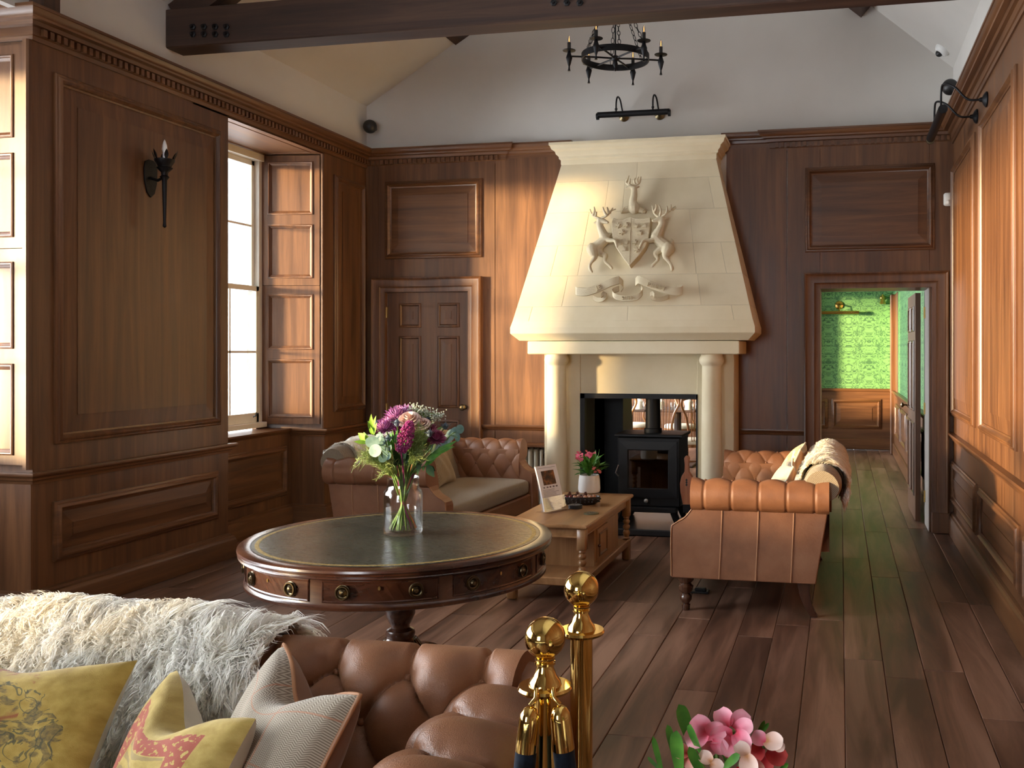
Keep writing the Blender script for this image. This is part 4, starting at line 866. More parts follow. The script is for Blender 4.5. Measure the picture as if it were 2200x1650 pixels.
for u, lab in ((1352, 'dark dining table laid with napkins and tumblers beyond the stove'), (1456, 'dark dining table laid with napkins and tumblers beyond the stove')):
    x, y, _ = dpos(u, 12.5); t = thing('dining_table', lab, 'table', (x, y, 0), group='dining tables beyond the stove')
    B().bbox(-.29, .29, -.36, .36, .725, .755, .006).build('table_top', 'beam_x', t); B().lathe([(.05, 0), (.05, .7)], 12).build('pedestal', 'beam_z', t); B().bbox(-.25, .25, -.3, .3, 0, .03, .01).build('base', 'beam_x', t)
    for dx, dy, nm, mt in ((-.2, -.2, 'napkin', 'linen_white'), (.18, -.22, 'napkin', 'linen_white')):
        o = B().loft([[(x + dx + r * math.cos(a), y + dy + r * math.sin(a), z) for a in np.linspace(0, 2 * PI, 10, endpoint=False)] for r, z in ((.05, .755), (.045, .80), (.06, .86), (.02, .90))]).build(nm, mt, None, smooth=50); tag(o, 'folded white napkin standing on a dark dining table', 'napkin', 'napkins on the dining tables')
    for dx, dy in ((-.02, -.25), (.24, -.10)):
        o = B().lathe([(.03, .755), (.032, .76), (.036, .85)], 12, (x + dx, y + dy, 0), caps=False).build('tumbler', 'bulb_glass', None, smooth=50); tag(o, 'clear glass tumbler on a dark dining table', 'glass', 'tumblers on the dining tables')

# ---------------------------------------------------------------- sofas
def dist_int(x): return np.abs(x - np.round(x)) * 2
def tuft_h(p, q, pleat):                       # p along (button pitch 1), q rows down from the top row; q<0 is the pleated roll
    qq = np.maximum(q, 0); al = p + qq / 2; be = p - qq / 2
    sa, sb = dist_int(al), dist_int(be)
    pil = np.sqrt(np.sin(PI / 2 * sa) * np.sin(PI / 2 * sb) + 1e-9)
    r2 = (sa ** 2 + sb ** 2); but = 1 - np.exp(-r2 / .30)
    crease = np.minimum(1, np.minimum(sa, sb) / .10)
    h = .50 * pil + .34 * but + .16 * crease
    ple = .70 + .30 * np.minimum(1, dist_int(p) / .16) * 1.0
    k = np.clip(-q / .55, 0, 1)
    return np.where(q < 0, h * (1 - k) + (ple if pleat else 1.0) * k, h)
def tufted(name, mat, parent, prof, along, a0, a1, fn, pitch, row, sq_top, depth, nu, nv, pleat=True, button=True, fade=.0):
    # prof: polyline (o, z) ; fn(a, o, z) -> xyz ; sq_top: arclength where the top row of buttons lies ; a along the length
    pr = [Vector((o, z, 0)) for o, z in prof]; pr = spline(pr, 8); L = [0]
    for a, b in zip(pr[:-1], pr[1:]): L.append(L[-1] + (b - a).length)
    L = np.array(L); O = np.array([p.x for p in pr]); Zz = np.array([p.y for p in pr])
    s = np.linspace(0, L[-1], nv); o = np.interp(s, L, O); z = np.interp(s, L, Zz)
    to = np.gradient(o, s); tz = np.gradient(z, s); ln = np.hypot(to, tz); no, nz = -tz / ln, to / ln     # normal to the left of travel
    a = np.linspace(a0, a1, nu); A, S = np.meshgrid(a, s, indexing='ij')
    npit = max(1, round((a1 - a0) / pitch)); pt = (a1 - a0) / npit
    p = (A - a0) / pt + .5; q = (sq_top - S) / row
    h = tuft_h(p, q, pleat) 
    edge = np.clip(np.minimum(A - a0, a1 - A) / .03, 0, 1); h = h * np.sqrt(edge) if fade else h
    D = depth * (h - .75)
    OO = o[None, :] + no[None, :] * D; ZZ = z[None, :] + nz[None, :] * D
    b = B(); vs = [fn(A[i, j], OO[i, j], ZZ[i, j]) for i in range(nu) for j in range(nv)]
    fs = [(i * nv + j, (i + 1) * nv + j, (i + 1) * nv + j + 1, i * nv + j + 1) for i in range(nu - 1) for j in range(nv - 1)]
    fs += [tuple(range(nv)), tuple((nu - 1) * nv + j for j in range(nv))]
    b.add(vs, fs); ob = b.build(name, mat, parent, smooth=80)
    if button:
        me = B().sphere((0, 0, 0), .010, 8, 5).mesh('button', 60); r = 0
        while True:
            sv_ = sq_top - r * row
            if sv_ < .05: break
            k0 = 0 if r % 2 else .5
            ks = np.arange(npit + 1) + k0 if r % 2 else np.arange(npit) + .5
            for k in ks:
                aa = a0 + k * pt
                if aa < a0 + .02 or aa > a1 - .02: continue
                oo, zz = np.interp(sv_, L, O), np.interp(sv_, L, Zz); n1, n2 = np.interp(sv_, s, no), np.interp(sv_, s, nz)
                link('button', me, mat, ob, loc=fn(aa, oo - n1 * depth * .62, zz - n2 * depth * .62))
            r += 1
    return ob
def plain_roll(name, mat, parent, prof, a0, a1, fn, nu=40, puff=.012):
    pr = spline([Vector((o, z, 0)) for o, z in prof], 8); b = B(); rings = []
    for i in range(nu + 1):
        a = a0 + (a1 - a0) * i / nu; e = min(a - a0, a1 - a) / .08; k = math.sqrt(max(0, 1 - (1 - min(1, e)) ** 2))
        cx_ = sum(p.x for p in pr) / len(pr); cz_ = sum(p.y for p in pr) / len(pr)
        rings.append([fn(a, cx_ + (p.x - cx_) * (.9 + .1 * k), cz_ + (p.y - cz_) * (.9 + .1 * k)) for p in pr])
    b.loft(rings, True, True); return b.build(name, mat, parent, smooth=60)
ARM_PROF = [(0.0, .36), (0.0, .50), (.004, .62), (.022, .712), (.068, .772), (.125, .776), (.172, .735), (.186, .685), (.170, .630), (.128, .604), (.10, .606)]
BACK_PROF = [(.62, .36), (.665, .50), (.715, .64), (.745, .74), (.80, .835), (.875, .862), (.945, .825), (.975, .755), (.945, .69), (.885, .66), (.86, .665)]
def rotz(p, c, ang): return p
def sofa(name, label, loc, rz, L, leather_m, back_kind, deep=.020, seat=True, ak=1.0, dz=0.0, sdz=0.0, na=150, leather_out=None):
    s = thing(name, label, 'sofa', loc, rz); hl = L / 2; lo_m = leather_out or leather_m
    # local: x along the length, y from the front (0) to the back (.83), z up
    panel_pts = [(0, .20), (0, .480), (.008, .503), (.028, .522), (.056, .536), (.082, .552), (.104, .575), (.118, .605), (.125, .64), (.125, .70 + dz), (.90, .70 + dz), (.895, .60), (.83, .20)]
    for sg in (-1, 1):
        fo = lambda y, o, z, sg=sg: (sg * (hl - .135 * ak + o * ak), y, z + dz)
        b = B(); b.prism(panel_pts, hl - .135 + .012, hl - .004, lambda y, z, x, sg=sg: (sg * x, y, z)); ap = b.build('arm_panel', lo_m, s, bevel=.006)
        for y0 in (.29, .50, .70): B().tube([(sg * (hl - .002), y0 - .01, .205), (sg * (hl - .002), y0, .40), (sg * (hl - .002), y0 + .008, .61)], .0045, 6).build('piping', 'leather_piping', ap, smooth=60)
        B().tube(spline([(sg * (hl - .004), -.001, .21), (sg * (hl - .004), -.001, .47), (sg * (hl - .004), .015, .512), (sg * (hl - .004), .075, .55), (sg * (hl - .004), .122, .605)], 5), .0045, 6).build('piping', 'leather_piping', ap, smooth=60)
        tufted('arm', leather_m, s, ARM_PROF, 'y', .118, .905, fo, .165 if ak == 1 else .20, .125, .47, deep, na, 84)
    # base, seat, back
    B().bbox(-hl + .12, hl - .12, .012, .80, .20, .335, .012).build('seat_rail', lo_m, s)
    b = B(); Ws = hl - .133
    def cush(u, v):
        ang = v * 2 * PI; px, pz = math.cos(ang), math.sin(ang); e = 2.0 / 5
        yy = .345 + .335 * math.copysign(abs(px) ** e, px); zz = .395 + .068 * math.copysign(abs(pz) ** e, pz) + (.012 * (1 - (2 * u - 1) ** 2) if pz > 0 else 0)
        k = 1 - .06 * max(0, abs(2 * u - 1) - .93) / .07; return ((2 * u - 1) * Ws, .345 + (yy - .345) * k, .395 + (zz - .395) * k + sdz)
    b.grid(cush, 40, 40); b.f.append(tuple(range(41))); b.f.append(tuple(40 * 41 + j for j in range(41))); b.build('seat_cushion', 'tweed_sofa', s, smooth=60)
    fb_ = lambda x, o, z: (x, o, z)
    if back_kind == 'tufted':
        tufted('back', leather_m, s, [(o, z - .04 + dz * 1.3) for o, z in BACK_PROF], 'x', -hl + .02, hl - .02, fb_, .20, .135, .52, deep * 1.1, int(na * 1.9), 84)
    else:
        plain_roll('back', back_kind, s, BACK_PROF[:-1] + [(.80, .60), (.72, .36)], -hl + .01, hl - .01, fb_)
    B().prism([(.74, .20), (.83, .20), (.895, .60), (.90, .72 + dz), (.80, .72 + dz)], -hl + .01, hl - .01, lambda y, z, x: (x, y, z)).build('back_panel', lo_m, s, bevel=.006)
    for sg in (-1, 1):
        B().lathe([(.022, 0), (.026, .03), (.018, .035), (.034, .06), (.036, .08), (.022, .095), (.040, .115), (.044, .14), (.028, .155), (.046, .175), (.046, .205)], 18, (sg * (hl - .075), .075, 0)).build('leg', 'leg_wood', s, smooth=50)
        b = B(); b.loft([[(sg * (hl - .075) + dx * w, y + dy * w, z) for dx, dy in ((-1, -1), (1, -1), (1, 1), (-1, 1))] for w, y, z in ((.020, .82, 0), (.024, .785, .06), (.030, .765, .13), (.036, .76, .205))]); b.build('leg', 'leg_wood', s, bevel=.003)
    return s
R_SOFA = (-.965, 5.46 + .80, 0); RL = 1.66
sr = sofa('chesterfield_sofa', 'tan leather sofa with tweed back near the open doorway', (-.965, 5.43 + RL / 2, 0), -PI / 2, RL, 'sofa_leather', 'tweed_sofa')
sl = sofa('chesterfield_sofa', 'brown leather sofa with tweed back between round table and small door', (-2.545, 6.78, 0), PI / 2 - .055, 1.70, 'sofa_leather', 'tweed_sofa')
FY = 1.335; FL = 1.98
sf = sofa('chesterfield_sofa', 'deep buttoned brown leather sofa below the long white sheepskin', (-.735 - FL / 2, FY, 0), 0.0, FL, 'sofa_leather', 'tufted', deep=.062, na=240, ak=1.5, dz=-.042, sdz=-.052)

# ---------------------------------------------------------------- sheepskins
def fleece(name, label, parent_fn, prof, a0, a1, n, length, width, seed, edge=.05, droop=1.0):
    rng = np.random.default_rng(seed)
    pr = spline([Vector((o, z, 0)) for o, z in prof], 10); L = [0]
    for a, b in zip(pr[:-1], pr[1:]): L.append(L[-1] + (b - a).length)
    L = np.array(L); O = np.array([p.x for p in pr]); Zz = np.array([p.y for p in pr]); tot = L[-1]
    t = thing(name, label, 'sheepskin')
    def wob(a, k): return edge * (.55 * np.sin(a * 9 + k) + .45 * np.sin(a * 21 + 2.3 * k))
    def S(a, f): s0 = .0 + np.maximum(0, wob(a, 1.0)); s1 = tot - np.maximum(0, wob(a, 4.0)); return s0 + (s1 - s0) * f
    def pos(a, s, off):
        o = np.interp(s, L, O); z = np.interp(s, L, Zz); e = 1e-3
        to = np.interp(s + e, L, O) - np.interp(s - e, L, O); tz = np.interp(s + e, L, Zz) - np.interp(s - e, L, Zz); q = np.hypot(to, tz) + 1e-9
        return o - tz / q * off, z + to / q * off
    b = B(); nu, nv = 60, 30
    lump = lambda a, s: .010 * np.sin(a * 14 + 1.7 * np.sin(s * 17)) + .008 * np.sin(s * 23 + a * 9)
    rows = []
    for off0 in (0.003, 0.014):
        for i in range(nu + 1):
            f = i / nu; a = a0 + (a1 - a0) * f; en = math.sqrt(max(0, 1 - abs(2 * f - 1) ** 8))
            for j in range(nv + 1):
                s = S(a, (j / nv - .5) * (.80 + .20 * en) + .5); o, z = pos(a, s, off0 + (lump(a, s) * .6 + .004 if off0 > .01 else 0)); rows.append(parent_fn(a, o, z))
    m1 = (nu + 1) * (nv + 1); fs = []
    for k in range(2):
        fs += [(k * m1 + i * (nv + 1) + j, k * m1 + (i + 1) * (nv + 1) + j, k * m1 + (i + 1) * (nv + 1) + j + 1, k * m1 + i * (nv + 1) + j + 1) for i in range(nu) for j in range(nv)]
    b.add(rows, fs); b.build('hide', 'hide', t, smooth=60)
    # locks of wool: curved tapering blades, clumped
    nc = n // 14; ca = rng.uniform(a0, a1, nc); cf = rng.uniform(0, 1, nc); idx = rng.integers(0, nc, n)
    a = ca[idx] + rng.normal(0, .009, n); f = np.clip(cf[idx] + rng.normal(0, .009 / tot, n), 0, 1); a = np.clip(a, a0 - .005, a1 + .005)
    ff = (a - a0) / (a1 - a0); en = np.sqrt(np.maximum(0, 1 - np.abs(np.clip(2 * ff - 1, -1, 1)) ** 8))
    s = S(a, (f - .5) * (.80 + .20 * en) + .5)
    cs = rng.normal(0, 1, nc)[idx]; ca2 = rng.normal(0, 1, nc)[idx]; cl = rng.uniform(.75, 1.2, nc)[idx]
    top = np.interp(.45, [0, 1], [0, tot]); flow = np.tanh((s - tot * .42) / .10)            # wool falls away from the ridge
    ln = length * cl * rng.uniform(.7, 1.15, n); seg = 4; V = []
    ctr = (ca + 0)[idx]
    side = np.clip((ff - .5) * 2, -1, 1) ** 5
    wave_p = rng.uniform(0, 2 * PI, nc)[idx]; wdir = rng.uniform(0, 2 * PI, n)
    for k in range(seg + 1):
        u = k / seg
        ds = ln * u * (.75 * flow * droop + .30 * cs) + .010 * np.sin(u * 5 + wave_p) * u; da = ln * u * (.38 * ca2 + .5 * side) + (ctr - a) * .6 * u + .009 * np.sin(u * 6.3 + wave_p) * u
        off = .010 + ln * (u * .95 - .50 * u * u) + lump(a, s) 
        o, z = pos(a + da, np.clip(s + ds, -.0, tot), off); over = (s + ds) - np.clip(s + ds, 0, tot)
        z = z - np.abs(over) * .9 - np.maximum(0, u - .4) ** 2 * .02
        V.append((a + da, o, z))
    P = np.stack([np.array([parent_fn(x, y, w) for x, y, w in zip(*v)]) for v in V], 1)       # n, seg+1, 3
    wd = np.stack([np.cos(wdir), np.sin(wdir), rng.normal(0, .3, n)], 1); wid = width * rng.uniform(.6, 1.3, n)
    verts = []; 
    for k in range(seg + 1):
        w = wid * (1 - (k / seg)) ** .6 if k < seg else wid * 0.05
        verts += [P[:, k] - wd * w[:, None] * .5, P[:, k] + wd * w[:, None] * .5]
    VV = np.stack(verts, 1).reshape(-1, 3); m = 2 * (seg + 1); base = np.arange(n)[:, None] * m
    F = np.concatenate([base + np.array([[2 * k, 2 * k + 1, 2 * k + 3, 2 * k + 2]]) for k in range(seg)], 0)
    me = quickmesh('wool_pile', VV, F, True); o = link('wool_pile', me, 'wool', t); o['kind'] = 'stuff'
    return t
def local_to(obj_loc, rz):
    c, s_ = math.cos(rz), math.sin(rz)
    return lambda x, y, z: (obj_loc[0] + c * x - s_ * y, obj_loc[1] + s_ * x + c * y, z)
fleece_prof = [(.72, .47), (.742, .58), (.775, .70), (.83, .79), (.885, .815), (.95, .79), (.99, .72), (.975, .64), (.95, .56)]
fleece('sheepskin', 'long shaggy white sheepskin over the deep buttoned leather sofa', local_to((-.735 - FL / 2, FY, 0), 0.0), [(o - .015, z - .010) for o, z in fleece_prof], -.775, .305, 60000, .075, .0050, 3)
bp = [(.655, .47), (.70, .60), (.745, .73), (.795, .82), (.872, .858), (.945, .825), (.98, .755), (.97, .68), (.95, .61)]
fleece('sheepskin', 'white sheepskin over the back of the tan leather sofa', local_to((-.965, 5.43 + RL / 2, 0), -PI / 2), [(o, z + .01) for o, z in bp], -.55, .63, 24000, .055, .0060, 5, edge=.05)
fleece('sheepskin', 'pale sheepskin over the back of the sofa beside the window wall', local_to((-2.545, 6.78, 0), PI / 2 - .055), [(o, z + .01) for o, z in bp], -.72, .45, 16000, .040, .0060, 6, edge=.05)

# ---------------------------------------------------------------- cushions
def cushion(name, label, c, right, up, w, h, t, front, back, piping=None, chop=.0, group=None, chop_x=0.0, ear=.16):
    right = Vector(right).normalized(); up = Vector(up); up = (up - right * up.dot(right)).normalized(); out = right.cross(up)
    th = thing(name, label, 'cushion', c); 
    def P(u, v, sg):
        x, y = 2 * u - 1, 2 * v - 1
        e = (1 - abs(x) ** 2.6) * (1 - abs(y) ** 2.6); d = t * max(0, e) ** .42 * .5
        kx = 1 - ear * .5 * (1 - y * y); ky = 1 - ear * .5 * (1 - x * x); X, Y = x * kx * w / 2, y * ky * h / 2
        if chop and y > -.6:
            g = math.exp(-((x - chop_x) / .50) ** 2) * ((y + .6) / 1.6) ** 1.8; Y -= chop * g; d *= 1 + .45 * g
        d += .005 * math.sin(9 * x + 5 * y) * max(0, e)
        return right * X + up * Y + out * (sg * d)
    nn = 44
    for sg, nm, mt in ((1, 'front', front), (-1, 'back', back)): B().grid(lambda u, v: P(u, v, sg), nn, nn).build(nm, mt, th, smooth=70)
    if piping:
        pts = [P(i / 30, 0, 0) for i in range(30)] + [P(1, i / 30, 0) for i in range(30)] + [P(1 - i / 30, 1, 0) for i in range(30)] + [P(0, 1 - i / 30, 0) for i in range(30)]
        B().tube(pts, .0055, 6, closed=True).build('piping', piping, th, smooth=60)
    return th
def at_d(u, v, d): return Vector((0, 0, EYE)) + ray(u, v) * d
def by_corners(name, label, tl, tr, z, w, h, t, tilt, front, back, piping=None, chop=0.0, **kw):
    a, b = at_z(*tl, z), at_z(*tr, z); r = Vector((b.x - a.x, b.y - a.y, 0)).normalized(); o = Vector((r.y, -r.x, 0)); up = (Vector((0, 0, 1)) * math.cos(tilt) - o * math.sin(tilt))
    c = b - r * w / 2 - up * h / 2; return cushion(name, label, c, r, up, w, h, t, front, back, piping, chop, **kw)
by_corners('cushion', 'large mustard tapestry cushion with faded crest on the buttoned sofa', (-146, 1397), (296, 1418), .775, .52, .435, .165, .60, 'tapestry_crest', 'velvet_ivory', None, .03)
by_corners('cushion', 'mustard tapestry cushion with red border on the buttoned sofa', (383, 1437), (550, 1543), .755, .45, .39, .16, .50, 'tapestry_frame', 'velvet_ivory', None, .085, chop_x=-.05)
by_corners('cushion', 'grey herringbone tweed cushion with brown velvet back on the buttoned sofa', (613, 1385), (775, 1492), .80, .45, .425, .175, .50, 'tweed_grey', 'velvet_brown', 'leather_piping', .075)
cushion('cushion', 'plain tan wool cushion on the sofa beside the window wall', Vector((-3.10, 6.92, .655)), (-.08, 1, 0), (-.50, 0, 1), .42, .40, .14, 'tweed_tan', 'tweed_tan')
cushion('cushion', 'patterned brown cushion next to the plain tan wool cushion', Vector((-3.11, 6.46, .634)), (-.08, 1, 0), (-.52, 0, 1), .38, .36, .14, 'tapestry_crest', 'velvet_brown')
cushion('cushion', 'cream herringbone cushion with tan velvet back on the tan sofa', Vector((-.375, 5.91, .652)), (.05, -1, 0), (.50, 0.05, 1), .42, .40, .14, 'tweed_cream', 'leather_piping', 'velvet_ivory')
cushion('cushion', 'yellow floral cushion behind the cream herringbone cushion', Vector((-.335, 6.40, .685)), (-.04, -1, 0), (.45, 0, 1), .44, .45, .14, 'floral_yellow', 'leather_piping', 'velvet_ivory')

# ---------------------------------------------------------------- round drum table
TC = (-1.775, 3.61, 0); tb = thing('drum_table', 'round mahogany drum table with green leather top and drawers', 'table', TC); RT = .622
rim = [(.40, .735), (RT - .03, .722), (RT - .012, .722), (RT - .004, .727), (RT - .008, .732), (RT - .002, .737), (RT - .008, .742), (RT, .748), (RT - .002, .756), (RT - .010, .7605), (.568, .7605)]
B().lathe(rim, 96, caps=False).build('rim', 'mahogany_rim', tb, smooth=40)
B().lathe([(.574, .7595), (.571, .7612), (.0005, .7612)], 96, caps=False).build('leather_top', 'desk_leather', tb)
B().lathe([(.556, .7615), (.554, .7619), (.541, .7619), (.539, .7615)], 96, caps=False).build('gilt_band', 'gilt', tb)
B().lathe([(.573, .7613), (.572, .7617), (.569, .7617), (.568, .7613)], 96, caps=False).build('inlay_line', 'black_coaster', tb)
B().lathe([(.40, .61), (.585, .606), (.598, .612), (.598, .622), (.590, .628), (.588, .632), (.588, .718), (.594, .722), (.40, .722)], 96, caps=True).build('frieze', 'mahogany', tb, smooth=40)
camdir = math.atan2(-TC[1], -TC[0]); A0 = camdir - math.radians(7)
for k in range(8):
    a = A0 + k * PI / 4; ha = math.radians(20); b = B(); n = 12
    ring = lambda ha_, z0, z1, r: [(r * math.cos(a + t), r * math.sin(a + t), z) for z, seq in ((z0, np.linspace(-ha_, ha_, n)), (z1, np.linspace(ha_, -ha_, n))) for t in seq]
    b.loft([ring(ha, .637, .715, .584), ring(ha, .637, .715, .5905), ring(ha - .006, .6405, .7115, .5925), ring(ha - .014, .645, .707, .5905)]); dr = b.build('drawer', 'mahogany', tb)
    for s in (-1, 1):
        t = a + s * math.radians(12.3); M = Matrix.Translation((.5905 * math.cos(t), .5905 * math.sin(t), .676)) @ Matrix.Rotation(t, 4, 'Z') @ Matrix.Rotation(PI / 2, 4, 'Y')
        kn = B().lathe([(.027, 0), (.027, .002), (.022, .004), (.016, .0015), (.013, .006), (.009, .008), (.007, .012), (.0008, .014)], 24, M=M).build('pull', 'aged_brass', dr, smooth=40)
        B().tube([M @ Vector((0.0225 * math.cos(q), .0225 * math.sin(q) , .0085)) for q in np.linspace(0, 2 * PI, 24, endpoint=False)], .0036, 6, closed=True).build('ring', 'aged_brass', kn, smooth=60)
    M = Matrix.Translation((.591 * math.cos(a), .591 * math.sin(a), .69)) @ Matrix.Rotation(a, 4, 'Z') @ Matrix.Rotation(PI / 2, 4, 'Y')
    B().lathe([(.0045, 0), (.0045, .0020), (.0030, .0020), (.0030, .001)], 12, M=M @ Matrix.Scale(1.6, 4, (1, 0, 0))).build('keyhole', 'hinge_brass', dr)
B().lathe([(.10, .60), (.085, .585), (.055, .57), (.052, .52), (.060, .48), (.060, .44), (.045, .405), (.038, .395), (.038, .385), (.055, .375), (.060, .36), (.056, .345), (.066, .33), (.085, .30), (.10, .265), (.09, .24), (.03, .23)], 32).build('pedestal', 'mahogany', tb, smooth=40)
for k in range(24):
    t = 2 * PI * k / 24; B().tube([(.062 * math.cos(t), .062 * math.sin(t), .335), (.088 * math.cos(t), .088 * math.sin(t), .30), (.102 * math.cos(t), .102 * math.sin(t), .262)], .006, 6).build('reed', 'mahogany', tb, smooth=60)
for k in range(4):
    t = A0 + PI / 4 + k * PI / 2; pts = spline([(.05, .27), (.16, .26), (.28, .17), (.40, .06)], 5)
    b = B(); b.loft([[(p.x * math.cos(t) + dx * math.sin(t), p.x * math.sin(t) - dx * math.cos(t), p.y + dz) for dx, dz in ((-.024, -.022), (.024, -.022), (.020, .024), (-.020, .024))] for p in pts]); lg = b.build('leg', 'mahogany', tb, smooth=40)
    B().lathe([(.018, .05), (.024, .045), (.024, .03)], 12, (.41 * math.cos(t), .41 * math.sin(t), 0)).build('ferrule', 'brass', lg); B().sphere((.415 * math.cos(t), .415 * math.sin(t), .02), .020, 12, 8).build('castor', 'brass', lg)
for s in (-1, 1): B().bbox(-.42, .42, s * .13 - .025, s * .13 + .025, .585, .612, .006, M=Matrix.Rotation(A0 + .5, 4, 'Z')).build('bearer', 'mahogany', tb)

# ---------------------------------------------------------------- vase and bouquet
VB = at_z(866, 1146, .762); VB.z = .7622
vs = thing('glass_vase', 'clear glass bottle vase holding mixed flowers on the drum table', 'vase', VB)
outer = [(.072, 0), (.079, .006), (.080, .02), (.080, .165), (.077, .178), (.068, .188), (.0655, .195), (.0650, .232), (.0665, .236)]
inner = [(.0635, .236), (.0620, .232), (.0625, .196), (.065, .188), (.074, .177), (.0768, .165), (.0768, .022), (.070, .016), (.001, .015)]
B().lathe([(.001, 0)] + outer + inner, 40, caps=False).build('glass', 'vase_glass', vs, smooth=50)
B().lathe([(.001, .0165), (.069, .017), (.0760, .024), (.0760, .088), (.0752, .0895), (.001, .0895)], 40, caps=False).build('water', 'water', vs, smooth=40)
VBv = Vector(VB)
def stem_path(head, k):
    rng = random.Random(k); a = rng.uniform(0, 2 * PI); foot = VBv + Vector((.055 * math.cos(a), .055 * math.sin(a), .022)); d = Vector((head.x - VBv.x, head.y - VBv.y, 0))
    off = d * min(1, .036 / max(d.length, .001)); neck = VBv + off + Vector((rng.uniform(-.010, .010), rng.uniform(-.010, .010), .232)); mid = VBv + Vector((off.x * .2, off.y * .2, .13))
    return spline([foot, mid, neck, (neck * .45 + head * .55) + Vector((0, 0, .01)), head], 5)
def stemmed(name, label, cat, head, k, mat='stem_green', r=.0030, group=None):
    t = thing(name, label, cat, VBv, group=group); pts = [p - VBv for p in stem_path(head, k)]
    B().tube(pts, [r] * len(pts), 6).build('stem', mat, t, smooth=60); return t, head - VBv, (pts[-1] - pts[-3]).normalized()
def leaf(b, base, tip, nrm, w, curl=.1, n=6, fold=.15, point=1.0):
    base, tip, nrm = Vector(base), Vector(tip), Vector(nrm); d = tip - base; L = d.length; d.normalize(); side = d.cross(nrm); side = side.normalized() if side.length > 1e-4 else Vector((1, 0, 0)); nn = side.cross(d)
    vs, fs = [], []
    for i in range(n + 1):
        t = i / n; ww = (w * (.22 + .82 * t ** 1.1) * max(0, 1 - t ** 5) ** .5 if point == 2 else w * (math.sin(PI * min(1, t * .92 + .06)) ** .8)) if point != 1.0 else w * math.sin(PI * (t * .94 + .05)) ** 1.1; c = base + d * (L * t) + nn * (curl * L * (t * t - t * .3) * -1)
        vs += [c - side * ww * .5 + nn * fold * ww, c, c + side * ww * .5 + nn * fold * ww]
    for i in range(n): fs += [(3 * i, 3 * i + 1, 3 * i + 4, 3 * i + 3), (3 * i + 1, 3 * i + 2, 3 * i + 5, 3 * i + 4)]
    b.add(vs, fs)
def mum(name, label, u, v, d, r, mat, k, n=190, cat='flower'):
    hd = at_d(u, v, d); t, c, ax = stemmed(name, label, cat, hd, k); ax = (ax * .5 + Vector((.1, -.35, .75))).normalized(); rng = random.Random(k); b = B()
    M = ax.to_track_quat('Z', 'Y').to_matrix()
    for i in range(n):
        f = (i + .5) / n; th = f * 1.75; ph = i * 2.399; dv = M @ Vector((math.sin(th) * math.cos(ph), math.sin(th) * math.sin(ph), math.cos(th))); L = r * (.62 + .38 * math.sin(th * .9)) * rng.uniform(.85, 1.1)
        up = M @ Vector((0, 0, 1)); leaf(b, c + dv * r * .12, c + dv * L, (up + dv * .2 + Vector((rng.uniform(-.2, .2), rng.uniform(-.2, .2), 0))), r * .20, -.35, 4, .25, .5)
    b.build('bloom', mat, t, smooth=60); return t
mum('chrysanthemum', 'mauve chrysanthemum at the top of the bouquet', 855, 899, 3.86, .060, 'petal_mauve', 1)
mum('chrysanthemum', 'mauve chrysanthemum beside the upright lime sprig', 829, 921, 3.82, .050, 'petal_mauve', 2)
mum('chrysanthemum', 'dusky plum chrysanthemum beside the eucalyptus in the bouquet', 936, 944, 3.82, .046, 'petal_plum', 3)
def rose(label, u, v, d, r, mat, k):
    hd = at_d(u, v, d); t, c, ax = stemmed('rose', label, 'flower', hd, k); M = Vector((.05, -.55, .8)).normalized().to_track_quat('Z', 'Y').to_matrix(); b = B()
    for lay, (R, n, op) in enumerate(((.25, 3, .25), (.45, 4, .35), (.68, 5, .55), (.92, 5, .80), (1.1, 6, 1.15))):
        for i in range(n):
            a = 2 * PI * i / n + lay * 1.1
            def P(x, y, a=a, R=R, op=op):
                th = a + (x - .5) * 2.0; rr = r * R * (.45 + .55 * y ** .7) * (1 + .10 * (y > .9)) ; z = r * (1.05 * y ** .9 * (1.25 - op * .55) - .35 - (op * .35) * max(0, y - .75) * 3); w = 1 - .35 * abs(2 * x - 1) ** 3
                return c + M @ Vector((rr * math.cos(th), rr * math.sin(th), z * w))
            b.grid(P, 7, 6)
    b.build('bloom', mat, t, smooth=70)
rose('blush rose between mauve chrysanthemum and white berries', 879, 902, 3.80, .040, 'petal_rose', 11); rose('small blush rose below the white berries', 905, 912, 3.80, .032, 'petal_rose', 12)
def amaranth(label, top, bot, d, r, k, n=420):
    a, c0 = at_d(*top, d), at_d(*bot, d); t, c, ax = stemmed('amaranth', label, 'flower', c0, k, 'petal_magenta', .0035); a, c0 = a - VBv, c0 - VBv; rng = random.Random(k); b = B(); axis = (a - c0).normalized()
    s1 = axis.orthogonal().normalized(); s2 = axis.cross(s1)
    for i in range(n):
        f = rng.random(); rr = r * (math.sin(PI * (f * .82 + .12)) ** .7) * math.sqrt(rng.uniform(.35, 1)); ph = rng.uniform(0, 2 * PI); p = c0 + (a - c0) * f + (s1 * math.cos(ph) + s2 * math.sin(ph)) * rr; q = rng.uniform(.0030, .0055)
        b.add([p + Vector(x) * q for x in ((1, 0, 0), (-1, 0, 0), (0, 1, 0), (0, -1, 0), (0, 0, 1.2), (0, 0, -1.2))], [(0, 2, 4), (2, 1, 4), (1, 3, 4), (3, 0, 4), (2, 0, 5), (1, 2, 5), (3, 1, 5), (0, 3, 5)])
    b.build('plume', 'petal_magenta', t)
amaranth('long magenta amaranth plume hanging over the vase neck', (882, 905), (862, 972), 3.74, .031, 21, 620); amaranth('small crimson amaranth plume behind the thistles', (858, 912), (848, 935), 3.80, .018, 22, 160); amaranth('crimson amaranth tip under the plum chrysanthemum', (922, 945), (912, 968), 3.86, .014, 23, 120)
